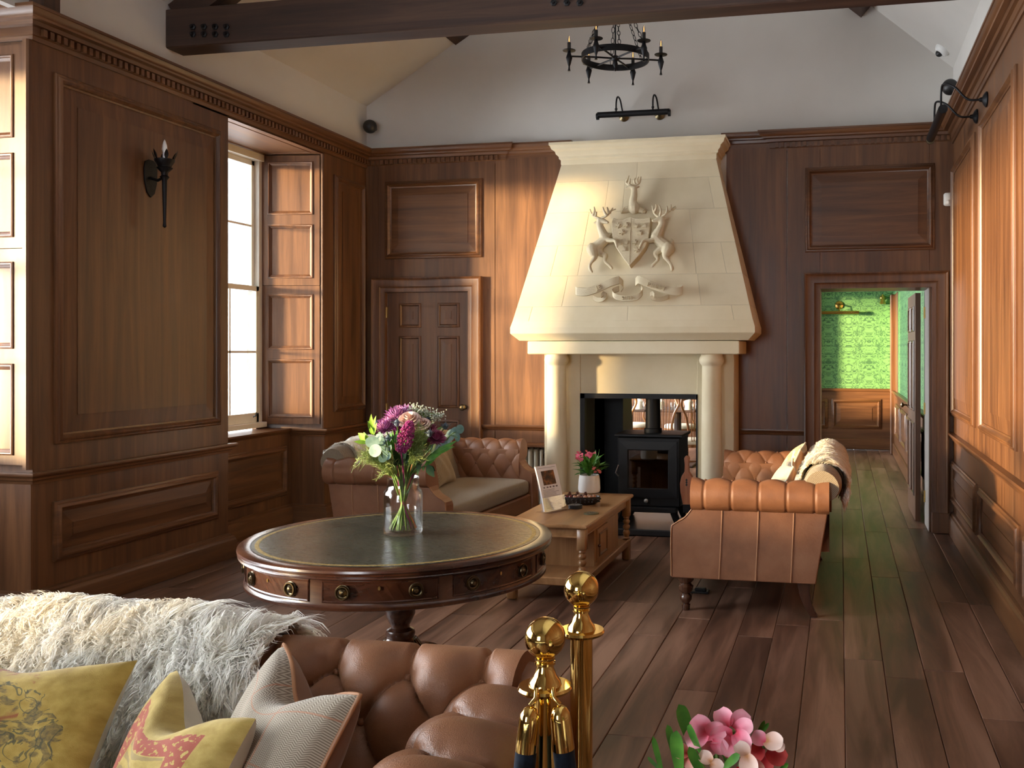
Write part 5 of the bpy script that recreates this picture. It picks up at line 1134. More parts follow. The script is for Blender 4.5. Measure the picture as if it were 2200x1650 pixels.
HOLLY = ['spiky blue sea holly beside the upright lime sprig', 'large spiky blue sea holly in front of the mauve chrysanthemum', 'spiky blue sea holly behind the magenta plume', 'spiky blue sea holly above the dusky plum chrysanthemum', 'spiky blue sea holly touching the plum chrysanthemum', 'spiky blue sea holly under the white berries']
def thistle(u, v, d, k):
    hd = at_d(u, v, d); t, c, ax = stemmed('sea_holly', HOLLY[k - 31], 'flower', hd, k, group='blue sea holly heads in the bouquet'); b = B(); rng = random.Random(k)
    b.sphere(c, .011, 10, 7, (1, 1, 1.35))
    for i in range(40): dv = Vector((rng.gauss(0, 1), rng.gauss(0, 1), rng.gauss(0, 1))).normalized(); b.tube([c + dv * .009, c + dv * .017], [.0012, .0003], 3)
    b.build('cone', 'thistle_blue', t); b = B()
    for i in range(11): a = 2 * PI * i / 11; dv = Vector((math.cos(a), math.sin(a) * .7 - .3, .35)).normalized(); leaf(b, c - Vector((0, 0, .008)), c + dv * .034, (0, 0, 1), .006, .1, 3)
    b.build('bracts', 'thistle_blue', t)
for i, p in enumerate(((808, 912, 3.86), (834, 942, 3.74), (853, 909, 3.76), (957, 916, 3.92), (923, 931, 3.74), (919, 903, 3.88))): thistle(*p, 31 + i)
def berries(label, pts, k, d):
    hd = at_d(pts[0][0], pts[0][1] + 18, d); t, c, ax = stemmed('berry_spray', label, 'flower', hd, k); rng = random.Random(k); b = B(); sb = B()
    for (u, v) in pts:
        p = at_d(u, v, d + rng.uniform(-.03, .05)) - VBv; sb.tube([c, (c + p) / 2 + Vector((0, 0, .01)), p], .0016, 4)
        for i in range(34): q = p + Vector((rng.gauss(0, .011), rng.gauss(0, .011), rng.gauss(0, .010))); b.sphere(q, rng.uniform(.0026, .0042), 6, 4)
    sb.build('twigs', 'stem_green', t); b.build('berries', 'berry_white', t, smooth=60)
berries('spray of tiny white berries at the top of the bouquet', [(888, 876), (900, 884), (912, 884), (925, 889), (938, 894), (945, 890), (932, 899), (918, 897), (903, 878)], 41, 3.88)
def eucal(label, discs, k, d):
    hd = at_d(discs[0][0], discs[0][1], d); t, c, ax = stemmed('eucalyptus_sprig', label, 'foliage', hd, k); rng = random.Random(k)
    for (u, v, r, tl) in discs:
        p = at_d(u, v, d + rng.uniform(-.04, .03)) - VBv; nrm = Vector((rng.uniform(-.4, .4), -1, rng.uniform(-.1, .5))).normalized(); q = nrm.to_track_quat('Z', 'Y').to_matrix(); b = B(); R = r / FPX * d
        b.loft([[p + q @ Vector((R * k_ * math.cos(a) * tl, R * k_ * math.sin(a), (1 - k_ * k_) * R * -.15)) for a in np.linspace(0, 2 * PI, 14, endpoint=False)] for k_ in (1, .6, .15)]); b.build('leaf', 'eucalyptus', t, smooth=60)
        B().tube([c, p], .0012, 4).build('twig', 'stem_green', t)
eucal('eucalyptus sprig with round blue green leaves beside the feathery foliage', [(800, 950, 13, 1.3), (812, 942, 11, .8), (818, 958, 12, 1), (828, 968, 10, .7), (834, 980, 9, .8), (822, 985, 9, 1), (806, 968, 14, 1.2), (838, 962, 8, .6)], 51, 3.72)
eucal('eucalyptus sprig with round blue green leaves beside the plum chrysanthemum', [(968, 935, 14, 1), (988, 922, 10, .9), (976, 928, 12, 1), (983, 940, 9, .8), (960, 945, 12, 1), (952, 955, 11, 1.1)], 52, 3.90)
def sprig(label, base, leaves, mat, k, d, name='leafy_sprig'):
    hd = at_d(*base, d); t, c, ax = stemmed(name, label, 'foliage', hd, k); rng = random.Random(k)
    for (u0, v0, u1, v1, w) in leaves:
        b = B(); leaf(b, at_d(u0, v0, d) - VBv, at_d(u1, v1, d + rng.uniform(-.05, .02)) - VBv, Vector((rng.uniform(-.5, .5), -1, .4)), w / FPX * d, .12, 7); b.build('leaf', mat, t, smooth=60)
    return t
sprig('upright yellow green leaf sprig beside the mauve chrysanthemum', (800, 925), [(800, 928, 796, 890, 10), (800, 928, 806, 893, 9), (800, 925, 790, 905, 9), (802, 935, 794, 915, 10), (803, 935, 808, 908, 9)], 'leaf_bright', 61, 3.76)
sprig('broad lime leaves above the eucalyptus sprig', (790, 948), [(795, 950, 768, 930, 17), (790, 950, 780, 928, 13), (793, 952, 760, 948, 9), (795, 948, 785, 935, 12)], 'leaf_bright', 62, 3.74)
sprig('tall fresh green leaves in the middle of the bouquet', (850, 945), [(848, 955, 842, 925, 7), (850, 955, 852, 922, 7), (854, 955, 860, 925, 6), (846, 950, 836, 930, 7), (842, 965, 832, 945, 7)], 'leaf_green', 63, 3.76)
sprig('long dark green leaves sweeping out under the plum chrysanthemum', (930, 975), [(918, 985, 980, 945, 12), (925, 980, 975, 958, 10), (915, 990, 945, 975, 12), (930, 972, 965, 962, 9), (912, 1000, 935, 985, 12)], 'leaf_green', 64, 3.84)
sprig('lobed dark leaf hanging over the vase neck', (920, 1000), [(918, 998, 932, 1025, 18), (912, 1000, 908, 1012, 9), (922, 1000, 935, 1012, 9), (905, 985, 895, 1022, 10), (908, 960, 903, 1000, 16)], 'leaf_dark', 65, 3.86)
sprig('dark leaves filling the gap below the plum chrysanthemum', (930, 960), [(925, 975, 945, 950, 16), (920, 970, 915, 945, 12), (935, 970, 950, 960, 12), (925, 960, 940, 950, 14)], 'leaf_dark', 66, 3.92)
def grasses(label, seeds, k, d, n=26):
    c0 = seeds[0]; hd = at_d(c0[0], c0[1], d); t, c, ax = stemmed('fine_grass', label, 'foliage', hd, k); rng = random.Random(k); b = B()
    for (u0, v0, u1, v1) in seeds[1:]:
        for i in range(n):
            a = at_d(u0 + rng.gauss(0, 2), v0 + rng.gauss(0, 2), d) - VBv; e = at_d(u1 + rng.gauss(0, 8), v1 + rng.gauss(0, 8), d + rng.gauss(0, .03)) - VBv; m = (a + e) / 2 + Vector((rng.gauss(0, .008), 0, .012)); b.tube([a, m, e], [.0009, .0009, .0004], 3)
            for j in range(6): f = .35 + .1 * j; p = a * (1 - f) + e * f + (m - (a + e) / 2) * 4 * f * (1 - f); b.tube([p, p + Vector((rng.gauss(0, .007), rng.gauss(0, .007), rng.gauss(.004, .006)))], [.0010, .0004], 3)
    b.build('blades', 'grass_green', t)
grasses('feathery green foliage drooping over the table', [(825, 1005), (845, 1018, 800, 975), (840, 1018, 782, 985), (838, 1020, 775, 965), (845, 1022, 815, 1000), (845, 1015, 822, 975)], 71, 3.78)
grasses('trailing green tassel foliage below the eucalyptus sprig', [(800, 985), (800, 985, 772, 1000), (790, 970, 764, 1010), (835, 1015, 815, 1028), (800, 990, 783, 975)], 72, 3.74, 9)
grasses('needle like green foliage in the middle of the bouquet', [(895, 960), (880, 995, 905, 930), (880, 990, 915, 960), (885, 985, 895, 925), (885, 995, 912, 980), (890, 970, 905, 915)], 73, 3.78)
sprig('dark green filler leaves above the vase neck', (868, 985), [(862, 1000, 845, 965, 14), (866, 1000, 862, 955, 12), (872, 998, 885, 960, 14), (876, 1000, 900, 975, 12), (858, 1000, 832, 985, 12), (870, 990, 875, 945, 12)], 'leaf_dark', 67, 3.82)
sprig('green filler leaves behind the magenta plume', (860, 960), [(850, 970, 838, 938, 13), (860, 970, 872, 930, 12), (872, 968, 890, 935, 13), (845, 975, 822, 955, 12), (880, 975, 905, 950, 12), (855, 960, 850, 925, 10)], 'leaf_green', 68, 3.90)
sprig('pale sage leaves under the mauve chrysanthemums', (830, 950), [(828, 955, 812, 925, 12), (832, 955, 845, 925, 11), (820, 960, 800, 940, 10), (835, 965, 822, 940, 11)], 'eucalyptus', 69, 3.84)
sprig('dark leaves behind the white berries', (920, 925), [(915, 935, 900, 905, 14), (918, 935, 930, 905, 14), (925, 938, 950, 915, 13), (910, 940, 890, 920, 12), (925, 940, 945, 930, 12)], 'leaf_dark', 70, 3.96)
grasses('pale green feathery spray between the blush roses and plum chrysanthemum', [(905, 935), (890, 985, 905, 925), (890, 985, 925, 935), (890, 985, 915, 915)], 74, 3.82, 30)
mum('chrysanthemum', 'small plum chrysanthemum beside the white berries', 925, 925, 3.90, .034, 'petal_plum', 5, 90)
mum('chrysanthemum', 'pale mauve chrysanthemum behind the blush rose', 868, 890, 3.95, .050, 'petal_mauve', 6, 110)
for i in range(9):
    r_ = random.Random(90 + i); a = r_.uniform(0, 2 * PI); h2 = VBv + Vector((.10 * math.cos(a), .08 * math.sin(a), .33)); stemmed('flower_stalk', 'bare cut stalk standing in the vase', 'stem', h2, 200 + i, ('stem_orange', 'stem_brown', 'stem_green')[i % 3], .0036, 'bare stalks in the vase')

# ---------------------------------------------------------------- coffee table and what is on it
ct = thing('coffee_table', 'oak coffee table with turned legs, lower shelf and small cabinet', 'table', (-1.755, 6.14, 0)); X, Y = .268, .65
B().bbox(-X, X, -Y, Y, .448, .472, .007).build('table_top', 'table_oak_y', ct)
b = B(); 
for s in (-1, 1): b.box(s * (X - .05) - .01, s * (X - .05) + .01, -Y + .06, Y - .06, .385, .449); b.box(-X + .06, X - .06, s * (Y - .05) - .01, s * (Y - .05) + .01, .385, .449)
b.build('apron', 'table_oak_y', ct, bevel=.003)
for s in (-1, 1):
    B().bbox(s * (X - .038) - .004, s * (X - .038) + .004, -Y + .06, Y - .06, .388, .396, .002).build('apron_bead', 'table_oak_y', ct); B().bbox(-X + .06, X - .06, s * (Y - .038) - .004, s * (Y - .038) + .004, .388, .396, .002).build('apron_bead', 'table_oak_y', ct)
for sx in (-1, 1):
    for sy in (-1, 1):
        x, y = sx * (X - .045), sy * (Y - .045); b = B(); b.bbox(x - .028, x + .028, y - .028, y + .028, .315, .449, .004); b.bbox(x - .028, x + .028, y - .028, y + .028, 0, .145, .004)
        b.lathe([(.016, .145), (.024, .155), (.016, .165), (.022, .175), (.027, .193), (.022, .210), (.015, .216), (.024, .228), (.027, .240), (.022, .252), (.015, .258), (.024, .268), (.026, .280), (.016, .294), (.023, .304), (.020, .316)], 18, (x, y, 0)); b.build('leg', 'table_oak_z', ct, smooth=45)
B().bbox(-X + .025, X - .025, -Y + .025, Y - .025, .095, .145, .006).build('shelf', 'table_oak_y', ct)
cb = B().box(-X + .05, X - .05, -.30, .36, .145, .386).build('cabinet', 'table_oak_z', ct)
F_cb = lambda u, v, w: Vector((X - .05 + w, u, v)); dr = B().loft([[F_cb(u, v, w) for u, v in ((-.26, .165), (.02, .165), (.02, .375), (-.26, .375))] for w in (0, .012)]).build('cabinet_door', 'table_oak_z', cb)
panel(lambda u, v, w: F_cb(u, v, w + .012), -.225, -.015, .195, .345, dr, 'z', [(0, -.001), (0, .004), (.008, .007), (.014, .001), (.015, -.004)], .02, .005, ('mould_', 'mould_')) if False else B().ring(lambda u, v, w: F_cb(u, v, w + .012), -.225, -.015, .195, .345, [(0, -.001), (0, .005), (.010, .008), (.016, .001), (.02, -.008)]).build('panel_moulding', 'mould_z', dr)
B().sphere((X - .03, -.245, .27), .010, 10, 7).build('knob', 'leg_wood', dr, smooth=60)
def euphorbia_small(loc):
    rng = random.Random(5); pot = thing('plant_pot', 'white ceramic plant pot on the oak coffee table', 'pot', loc)
    B().lathe([(.001, 0), (.070, 0), (.078, .006), (.083, .03), (.080, .09), (.073, .130), (.070, .132), (.067, .128), (.070, .10), (.001, .10)], 36, caps=False).build('pot', 'white_ceramic', pot, smooth=40)
    B().lathe([(.0705, .108), (.03, .114), (.001, .115)], 24, caps=False).build('soil', 'soil', pot)
    pl = thing('flowering_plant', 'pink flowering succulent growing in the white pot on the coffee table', 'plant', (loc[0], loc[1], loc[2] + .112)); 
    for k in range(6):
        a = 2 * PI * k / 6; e = Vector((.055 * math.cos(a), .045 * math.sin(a), .09 + rng.uniform(0, .03))); B().tube(spline([(0, 0, 0), e * .5 + Vector((0, 0, .02)), e], 4), .005, 6).build('stem', 'stem_green', pl)
    for k in range(64):
        a = rng.uniform(0, 2 * PI); rr = rng.uniform(.02, .095); base = Vector((rr * .6 * math.cos(a), rr * .6 * math.sin(a), rng.uniform(.024, .11))); el = rng.uniform(.0, 1.2); L = rng.uniform(.065, .125)
        tip = base + Vector((math.cos(a) * math.cos(el), math.sin(a) * math.cos(el), math.sin(el))) * L; b = B(); leaf(b, base, tip, (0, 0, 1) if el < 1 else (math.cos(a), math.sin(a), 0), rng.uniform(.024, .038), .12, 6); b.build('leaf', 'leaf_green', pl, smooth=60)
    for (dx, dz, r, n, mt) in ((.012, .185, .038, 13, 'petal_pink'), (-.075, .155, .030, 10, 'petal_pink'), (-.062, .175, .020, 5, 'petal_pink'), (.045, .075, .016, 4, 'petal_coral'), (.078, .05, .018, 4, 'petal_coral')):
        c = Vector((dx, -.05, dz))
        for i in range(n): p = c + Vector((rng.gauss(0, r * .5), rng.gauss(0, r * .4), rng.gauss(0, r * .3))); a = rng.uniform(0, 2 * PI); b = B(); leaf(b, p, p + Vector((math.cos(a) * .8, -.5, math.sin(a) * .6)).normalized() * .027, (0, -.6, .8), .026, .15, 4, .1, .5); b.build('petal', mt, pl, smooth=60)
p = at_z(1266, 1058, .472); euphorbia_small((p.x, p.y, .472))
p = at_z(1246, 1083, .472); bw = thing('oval_bowl', 'dark oval dimpled bowl of cones and nuts on the coffee table', 'bowl', (p.x, p.y, .472), .15)
sup = lambda k, z, n=40: [(.142 * k * math.cos(a), .072 * k * math.sin(a), z) for a in np.linspace(0, 2 * PI, n, endpoint=False)]
B().loft([sup(.72, 0), sup(.90, .015), sup(1.0, .045), sup(.99, .056), sup(.95, .055), sup(.85, .02), sup(.6, .012)]).build('shell', 'bowl_dark', bw, smooth=45)
for k in range(16):
    a = PI + PI * k / 15
    for z, kk in ((.022, .945), (.038, .99)): b = B().sphere((.142 * kk * math.cos(a), .072 * kk * math.sin(a), z), .0065, 8, 5); b.build('dimple', 'bowl_dark', bw, smooth=60)
bowl_c = Vector((p.x, p.y, .472)); rng = random.Random(8)
RB = Matrix.Rotation(.15, 3, 'Z')
for i, (x, y) in enumerate(((-.030, -.030), (.005, -.032), (.040, -.030), (.075, -.022), (-.010, .004), (.026, .004), (.060, .010), (.096, .006))):
    o = B().sphere((0, 0, 0), .0155, 12, 8, (1, 1, 1.1)).build('nut', ('nut_tan', 'cone_brown', 'nut_tan', 'nut_tan')[i % 4], None, smooth=60, loc=bowl_c + RB @ Vector((x, y, .048))); tag(o, 'brown nut lying in the dark oval bowl', 'nut', 'nuts in the oval bowl')
for i, (x, y) in enumerate(((-.090, -.012), (-.062, -.024), (-.064, .004), (-.038, .003))):
    o = B().sphere((0, 0, 0), .013, 12, 8).build('berry', 'berry_red', None, smooth=60, loc=bowl_c + RB @ Vector((x, y, .048))); tag(o, 'dark red berry lying in the dark oval bowl', 'berry', 'berries in the oval bowl')
for i, (x, y) in enumerate(((-.075, .036), (-.022, .040), (.034, .042))):
    t = thing('pine_cone', 'small brown pine cone in the dark oval bowl', 'pine cone', bowl_c + RB @ Vector((x, y, .052)), i, 'pine cones in the oval bowl'); b = B()
    for j in range(34): a = j * 2.399; f = j / 34; r0 = .020 * (1 - f * .75); c = Vector((r0 * .4 * math.cos(a), r0 * .4 * math.sin(a), -.008 + .034 * f)); leaf(b, c, c + Vector((math.cos(a), math.sin(a), .5)) * r0, (0, 0, 1), .010, -.2, 2, .1, .5)
    b.sphere((0, 0, .004), .010, 8, 6, (1, 1, 1.6)); b.build('scales', 'cone_brown', t)
def coaster(px, lab, mt, z, ring=True):
    q = at_z(*px, .475); t = thing('coaster', lab, 'coaster', (q.x, q.y, z)); B().lathe([(.046, 0), (.048, .002), (.048, .006), (.046, .008), (.040, .0075), (.0005, .0075)], 32).build('disc', mt, t, smooth=40)
    B().tube([(.030 * math.cos(a), .030 * math.sin(a), .0085) for a in np.linspace(0, 2 * PI, 28, endpoint=False)], .0012, 5, closed=True).build('ring_mark', 'steel', t); b = B()
    for k in range(5): a = 2 * PI * k / 5; b.tube([(.008 * math.cos(a), .008 * math.sin(a), .0085), (.024 * math.cos(a + .5), .024 * math.sin(a + .5), .0085)], .0014, 5)
    b.build('motif', 'steel', t)
for k in range(3): coaster((1236, 1091), ('black coaster at the bottom of the small pile', 'black coaster in the middle of the small pile', 'black coaster on top of the small pile')[k], 'black_coaster', .472 + .0082 * k)
coaster((1270, 1103), 'single olive coaster at the corner of the coffee table', 'olive_coaster', .472)
# leaflet in its clear stand
q = at_z(1192, 1098, .472); th = math.radians(66); lf = thing('leaflet', 'printed white leaflet with dark photograph in a clear stand', 'leaflet', (q.x, q.y, .474), th)
M = Matrix.Translation((0, 0, .006)) @ Matrix.Rotation(-.21, 4, 'X')
def bow(z): return .035 * (z / .30) ** 2 * .6
def sheet(x0, x1, z0, z1, y0, y1, name, mat, parent, n=10):
    b = B(); b.loft([[M @ Vector((x, y + bow(z0 + (z1 - z0) * k / n), z0 + (z1 - z0) * k / n)) for x, y in ((x0, y0), (x1, y0), (x1, y1), (x0, y1))] for k in range(n + 1)]); return b.build(name, mat, parent)
sheet(-.10, .10, 0, .297, -.001, .010, 'paper', 'paper', lf); sheet(-.062, .062, .168, .262, -.0016, -.0012, 'photograph', 'print_photo', lf) if 'print_photo' in MATS else None
m = N('print_photo').set(Roughness=.5); m.color(m.ramp(m.noise(m.coord(), 28, 4), [(.35, (.02, .012, .008)), (.52, (.09, .035, .012)), (.68, (.28, .11, .03))]))
sheet(-.062, .062, .168, .262, -.0016, -.0012, 'photograph', 'print_photo', lf)
rg = random.Random(3)
sheet(-.085, .085, .2805, .2825, -.0016, -.0012, 'print_line', 'print_line', lf)
for k in range(5): sheet(-.07 + .03 * k, -.07 + .03 * k + rg.uniform(.010, .024), .148, .158, -.0016, -.0012, 'heading_stroke', 'print_line', lf, 2)
for k in range(15): sheet(-.08, rg.uniform(.03, .08), .135 - .0085 * k, .1365 - .0085 * k + .0008, -.0016, -.0012, 'print_line', 'print_line', lf, 2)
ls = thing('leaflet_stand', 'clear acrylic leaflet stand on the coffee table', 'stand', (q.x, q.y, .472), th)
b = B(); b.loft([[M @ Vector((x, y, z)) for x, z in ((-.108, 0), (.108, 0), (.108, .09), (-.108, .09))] for y in (-.010, -.008)]); b.build('front_lip', 'acrylic', ls); b = B(); b.loft([[M @ Vector((x, y, z)) for x, z in ((-.108, 0), (.108, 0), (.108, .20), (-.108, .20))] for y in (.014, .016)]); b.build('back_plate', 'acrylic', ls)
B().box(-.108, .108, -.05, .07, 0, .003).build('foot', 'acrylic', ls)

# ---------------------------------------------------------------- stanchions and rope
def stanchion(p, label, sc=1.0):
    t = thing('stanchion', label, 'stanchion', (p.x, p.y, 0))
    zc = p.z; B().lathe([(.15, 0), (.152, .012), (.13, .024), (.06, .034), (.030, .045), (.026, .06)], 40).build('base', 'brass', t, smooth=40)
    zd = zc - .094
    B().lathe([(.0252, .04), (.0252, zd - .003)], 32).build('tube', 'brass', t, smooth=60)
    B().lathe([(.030, zd - .004), (.050, zd - .006), (.0525, zd - .001), (.050, zd + .004), (.036, zd + .004)], 40).build('collar', 'brass', t, smooth=50)
    B().lathe([(.032, zd + .003), (.030, zd + .012), (.022, zd + .022), (.017, zd + .036), (.016, zd + .042), (.020, zd + .044), (.020, zd + .048), (.016, zd + .050), (.019, zd + .053), (.019, zd + .057), (.012, zd + .060)], 32).build('neck', 'brass', t, smooth=45)
    B().sphere((0, 0, zc), .0395, 40, 28).build('ball', 'brass', t, smooth=60); return t, zd
s1, zd = stanchion(at_d(1171, 1370, 1.81), 'brass ball topped stanchion with two velvet rope ends hooked on'); stanchion(at_d(1249, 1265, 2.11), 'brass ball topped stanchion standing behind the roped one')
c1 = s1.location
for k, (du, lab) in enumerate(((-1, 'dark blue velvet rope hanging at the sofa side of the stanchion'), (1, 'dark blue velvet rope hanging at the clear side of the stanchion'))):
    r = thing('velvet_rope', lab, 'rope', (c1.x, c1.y, 0)); fw = Vector((.30, -.95, 0)).normalized(); sd = Vector((.95, .30, 0)).normalized(); o = fw * .050 + sd * (.016 * du)
    top = o + Vector((0, 0, zd + .004)); low = o + sd * (.011 * du) + fw * .012 + Vector((0, 0, zd - .020))
    B().tube([top - fw * .012, top + Vector((0, 0, .008)), top + fw * .010 + Vector((0, 0, -.004)), low + Vector((0, 0, .008))], .0048, 8).build('hook', 'brass', r, smooth=60)
    ax = (Vector((0, 0, -1)) + sd * (.10 * du) + fw * .02).normalized(); Mx = Matrix.Translation(low) @ (-ax).to_track_quat('Z', 'Y').to_matrix().to_4x4()
    B().lathe([(.006, .006), (.012, .002), (.018, -.008), (.0195, -.020), (.0205, -.075)], 28, M=Mx).build('ferrule', 'brass', r, smooth=40)
    a = low + ax * .073; B().tube(spline([a, a + ax * .15, a + ax * .40 + fw * .03, Vector((a.x, a.y, .10)) + sd * (.05 * du) + fw * .10, Vector((a.x, a.y, .021)) + sd * (.07 * du) + fw * .20, Vector((a.x, a.y, .021)) + sd * (.07 * du) + fw * .29], 8), .0200, 16).build('rope', 'velvet_rope', r, smooth=60)

# ---------------------------------------------------------------- near flowering plant on its side table
D0 = 1.40
pc = at_d(1545, 1700, D0); st = thing('side_table', 'small round dark side table under the crown of thorns plant', 'table', (pc.x, pc.y, 0))
B().lathe([(.001, .70), (.17, .70), (.178, .706), (.178, .718), (.17, .724), (.001, .724)], 40, caps=False).build('table_top', 'mahogany', st, smooth=40); B().lathe([(.02, .70), (.03, .6), (.02, .4), (.035, .2), (.03, .06), (.13, .02), (.14, 0)], 24).build('pedestal', 'mahogany', st, smooth=50)
pt = thing('plant_pot', 'white ceramic plant pot on the small round side table', 'pot', (pc.x, pc.y, .724)); B().lathe([(.001, 0), (.066, 0), (.074, .006), (.078, .03), (.075, .08), (.068, .118), (.065, .120), (.062, .116), (.065, .09), (.001, .09)], 36, caps=False).build('pot', 'white_ceramic', pt, smooth=40)
B().lathe([(.0655, .098), (.03, .104), (.001, .105)], 24, caps=False).build('soil', 'soil', pt)
base = Vector((pc.x, pc.y, .825)); pl = thing('flowering_plant', 'pink and red flowering crown of thorns plant with broad leaves', 'plant', base)
def W(u, v, dd=0.0): return at_d(u, v, D0 + dd) - base
def near_leaf(u0, v0, u1, v1, w, mat, dd=0.0, tw=0.0):
    b = B(); leaf(b, W(u0, v0, dd + .02), W(u1, v1, dd - .015), Vector((tw, -1, .35)), w / FPX * D0, .10, 16, .14, 2); b.build('leaf', mat, pl, smooth=60)
for a in ((1490, 1620, 1463, 1518, 44, 'leaf_green', .03, .6), (1450, 1640, 1437, 1562, 24, 'leaf_green', .03, .5), (1465, 1690, 1450, 1576, 44, 'leaf_green', -.03, -.2), (1430, 1690, 1404, 1588, 18, 'leaf_green', 0, .2), (1520, 1640, 1478, 1562, 40, 'leaf_green', -.04, -.7), (1520, 1690, 1483, 1610, 30, 'leaf_green', -.05, .2),
          (1425, 1660, 1394, 1630, 12, 'leaf_green', .04, .1), (1545, 1660, 1585, 1622, 26, 'leaf_green', -.05, -.6), (1612, 1610, 1642, 1553, 15, 'leaf_green', .03, .3), (1608, 1605, 1650, 1557, 14, 'leaf_green', .05, .2), (1535, 1640, 1525, 1590, 22, 'leaf_green', .03, .2), (1560, 1640, 1548, 1585, 20, 'leaf_green', .04, 0), (1668, 1660, 1691, 1643, 14, 'leaf_green', .03, .2), (1540, 1600, 1550, 1545, 14, 'leaf_green', .04, 0), (1640, 1690, 1655, 1620, 26, 'leaf_green', .05, .1)): near_leaf(*a)
def bract(u, v, r, ang, mat, dd=0.0, tilt=.5):
    rb = random.Random(int(u * 7 + v)); q = Vector((math.cos(ang) * -.45 + rb.uniform(-.35, .35), -1, tilt + rb.uniform(-.35, .6))).normalized(); b = B(); d = Vector((math.cos(ang), 0, math.sin(ang))); d = (d - q * d.dot(q)).normalized(); R = 1.05 * r / FPX * D0; c = W(u, v + 10, dd); s_ = d.cross(q)
    def P(x, y):
        t = y; w = math.sin(PI * min(1, .08 + t * .80)) ** .6; xx = (2 * x - 1) * w * R * .95
        return c + d * (t * 1.9 * R - .25 * R) + s_ * xx + q * (-.30 * R * (t - .3) ** 2 + .42 * R * (2 * x - 1) ** 2 * (1 - .5 * t))
    b.grid(P, 8, 8); b.build('bract', mat, pl, smooth=70)
for a in ((1516, 1566, 24, 2.3, 'petal_pink', 0), (1520, 1572, 23, .5, 'petal_pink', -.01), (1512, 1568, 24, 3.8, 'petal_pink', -.02), (1535, 1585, 18, -.3, 'petal_pink', -.02), (1530, 1588, 16, 4.0, 'petal_pink', -.02), (1562, 1548, 22, 2.0, 'petal_pink', .02), (1580, 1550, 22, .9, 'petal_pink', .02), (1585, 1560, 22, .2, 'petal_pink', 0),
          (1568, 1568, 24, 3.4, 'petal_pink', -.01), (1585, 1568, 22, -.6, 'petal_pink', -.02), (1570, 1580, 20, -1.9, 'petal_pink', -.02), (1592, 1580, 18, -1.2, 'petal_pink', -.02), (1556, 1562, 18, 2.9, 'petal_pink', .01), (1475, 1608, 17, 3.0, 'petal_coral', -.02), (1480, 1612, 16, -1.2, 'petal_coral', -.02),
          (1642, 1584, 17, 2.6, 'petal_pink', -.02), (1650, 1582, 20, -.3, 'petal_blush', -.03), (1668, 1592, 12, -.2, 'petal_blush', -.02), (1635, 1598, 18, -2.4, 'petal_red', 0), (1655, 1602, 22, -.4, 'petal_red', 0), (1640, 1618, 20, -1.4, 'petal_red', .01), (1625, 1610, 16, 3.4, 'petal_red', .01), (1603, 1612, 17, 2.2, 'petal_blush', -.05), (1606, 1618, 21, -1.1, 'petal_blush', -.06), (1618, 1628, 18, -.6, 'petal_coral', -.05), (1594, 1645, 20, -1.6, 'petal_red', -.02),
          (1612, 1650, 20, -1.2, 'petal_red', -.02), (1525, 1625, 15, 2.6, 'petal_blush', -.05), (1530, 1632, 14, -.4, 'petal_blush', -.05), (1563, 1615, 10, 1.5, 'petal_pink', 0), (1556, 1600, 12, .6, 'petal_red', 0)): bract(*a)
for (u0, v0, u1, v1) in ((1555, 1690, 1530, 1580), (1560, 1690, 1575, 1570), (1575, 1690, 1600, 1610), (1580, 1690, 1645, 1600), (1545, 1690, 1480, 1612)): B().tube(spline([Vector((0, 0, 0)), W((u0 + u1) / 2, (v0 + v1) / 2, .01), W(u1, v1, 0)], 5), .0028, 6).build('stem', 'stem_green', pl, smooth=60)
B().tube([(0, 0, -.01), W(1558, 1690, 0)], .007, 8).build('stem', 'stem_brown', pl)

# ---------------------------------------------------------------- iron lights and devices
ch_p = at_d(1322, 124, 6.55); ch = thing('chandelier', 'black iron cartwheel chandelier with six candle lights', 'chandelier', ch_p); RC = .235
B().lathe([(RC - .006, -.022), (RC, -.022), (RC, .022), (RC - .006, .022), (RC - .006, -.022)], 64, caps=False).build('ring', 'iron', ch, smooth=40)
B().sphere((0, 0, -.005), .028, 14, 10, (1, 1, .8)).build('hub', 'iron', ch, smooth=60); B().lathe([(.012, -.02), (.018, -.045), (.008, -.065), (.006, -.075), (.011, -.085), (.001, -.095)], 12).build('finial', 'iron', ch, smooth=50)
top = RZ + SL * 0 - ch_p.z - .25; B().tube([(0, 0, 0), (0, 0, top)], .006, 8).build('rod', 'iron', ch)
ca0 = math.radians(200)
link_me = B().tube([(.010 * math.cos(a), 0, .021 * math.sin(a)) for a in np.linspace(0, 2 * PI, 14, endpoint=False)], .0024, 5, closed=True).mesh('chain_link', 60)
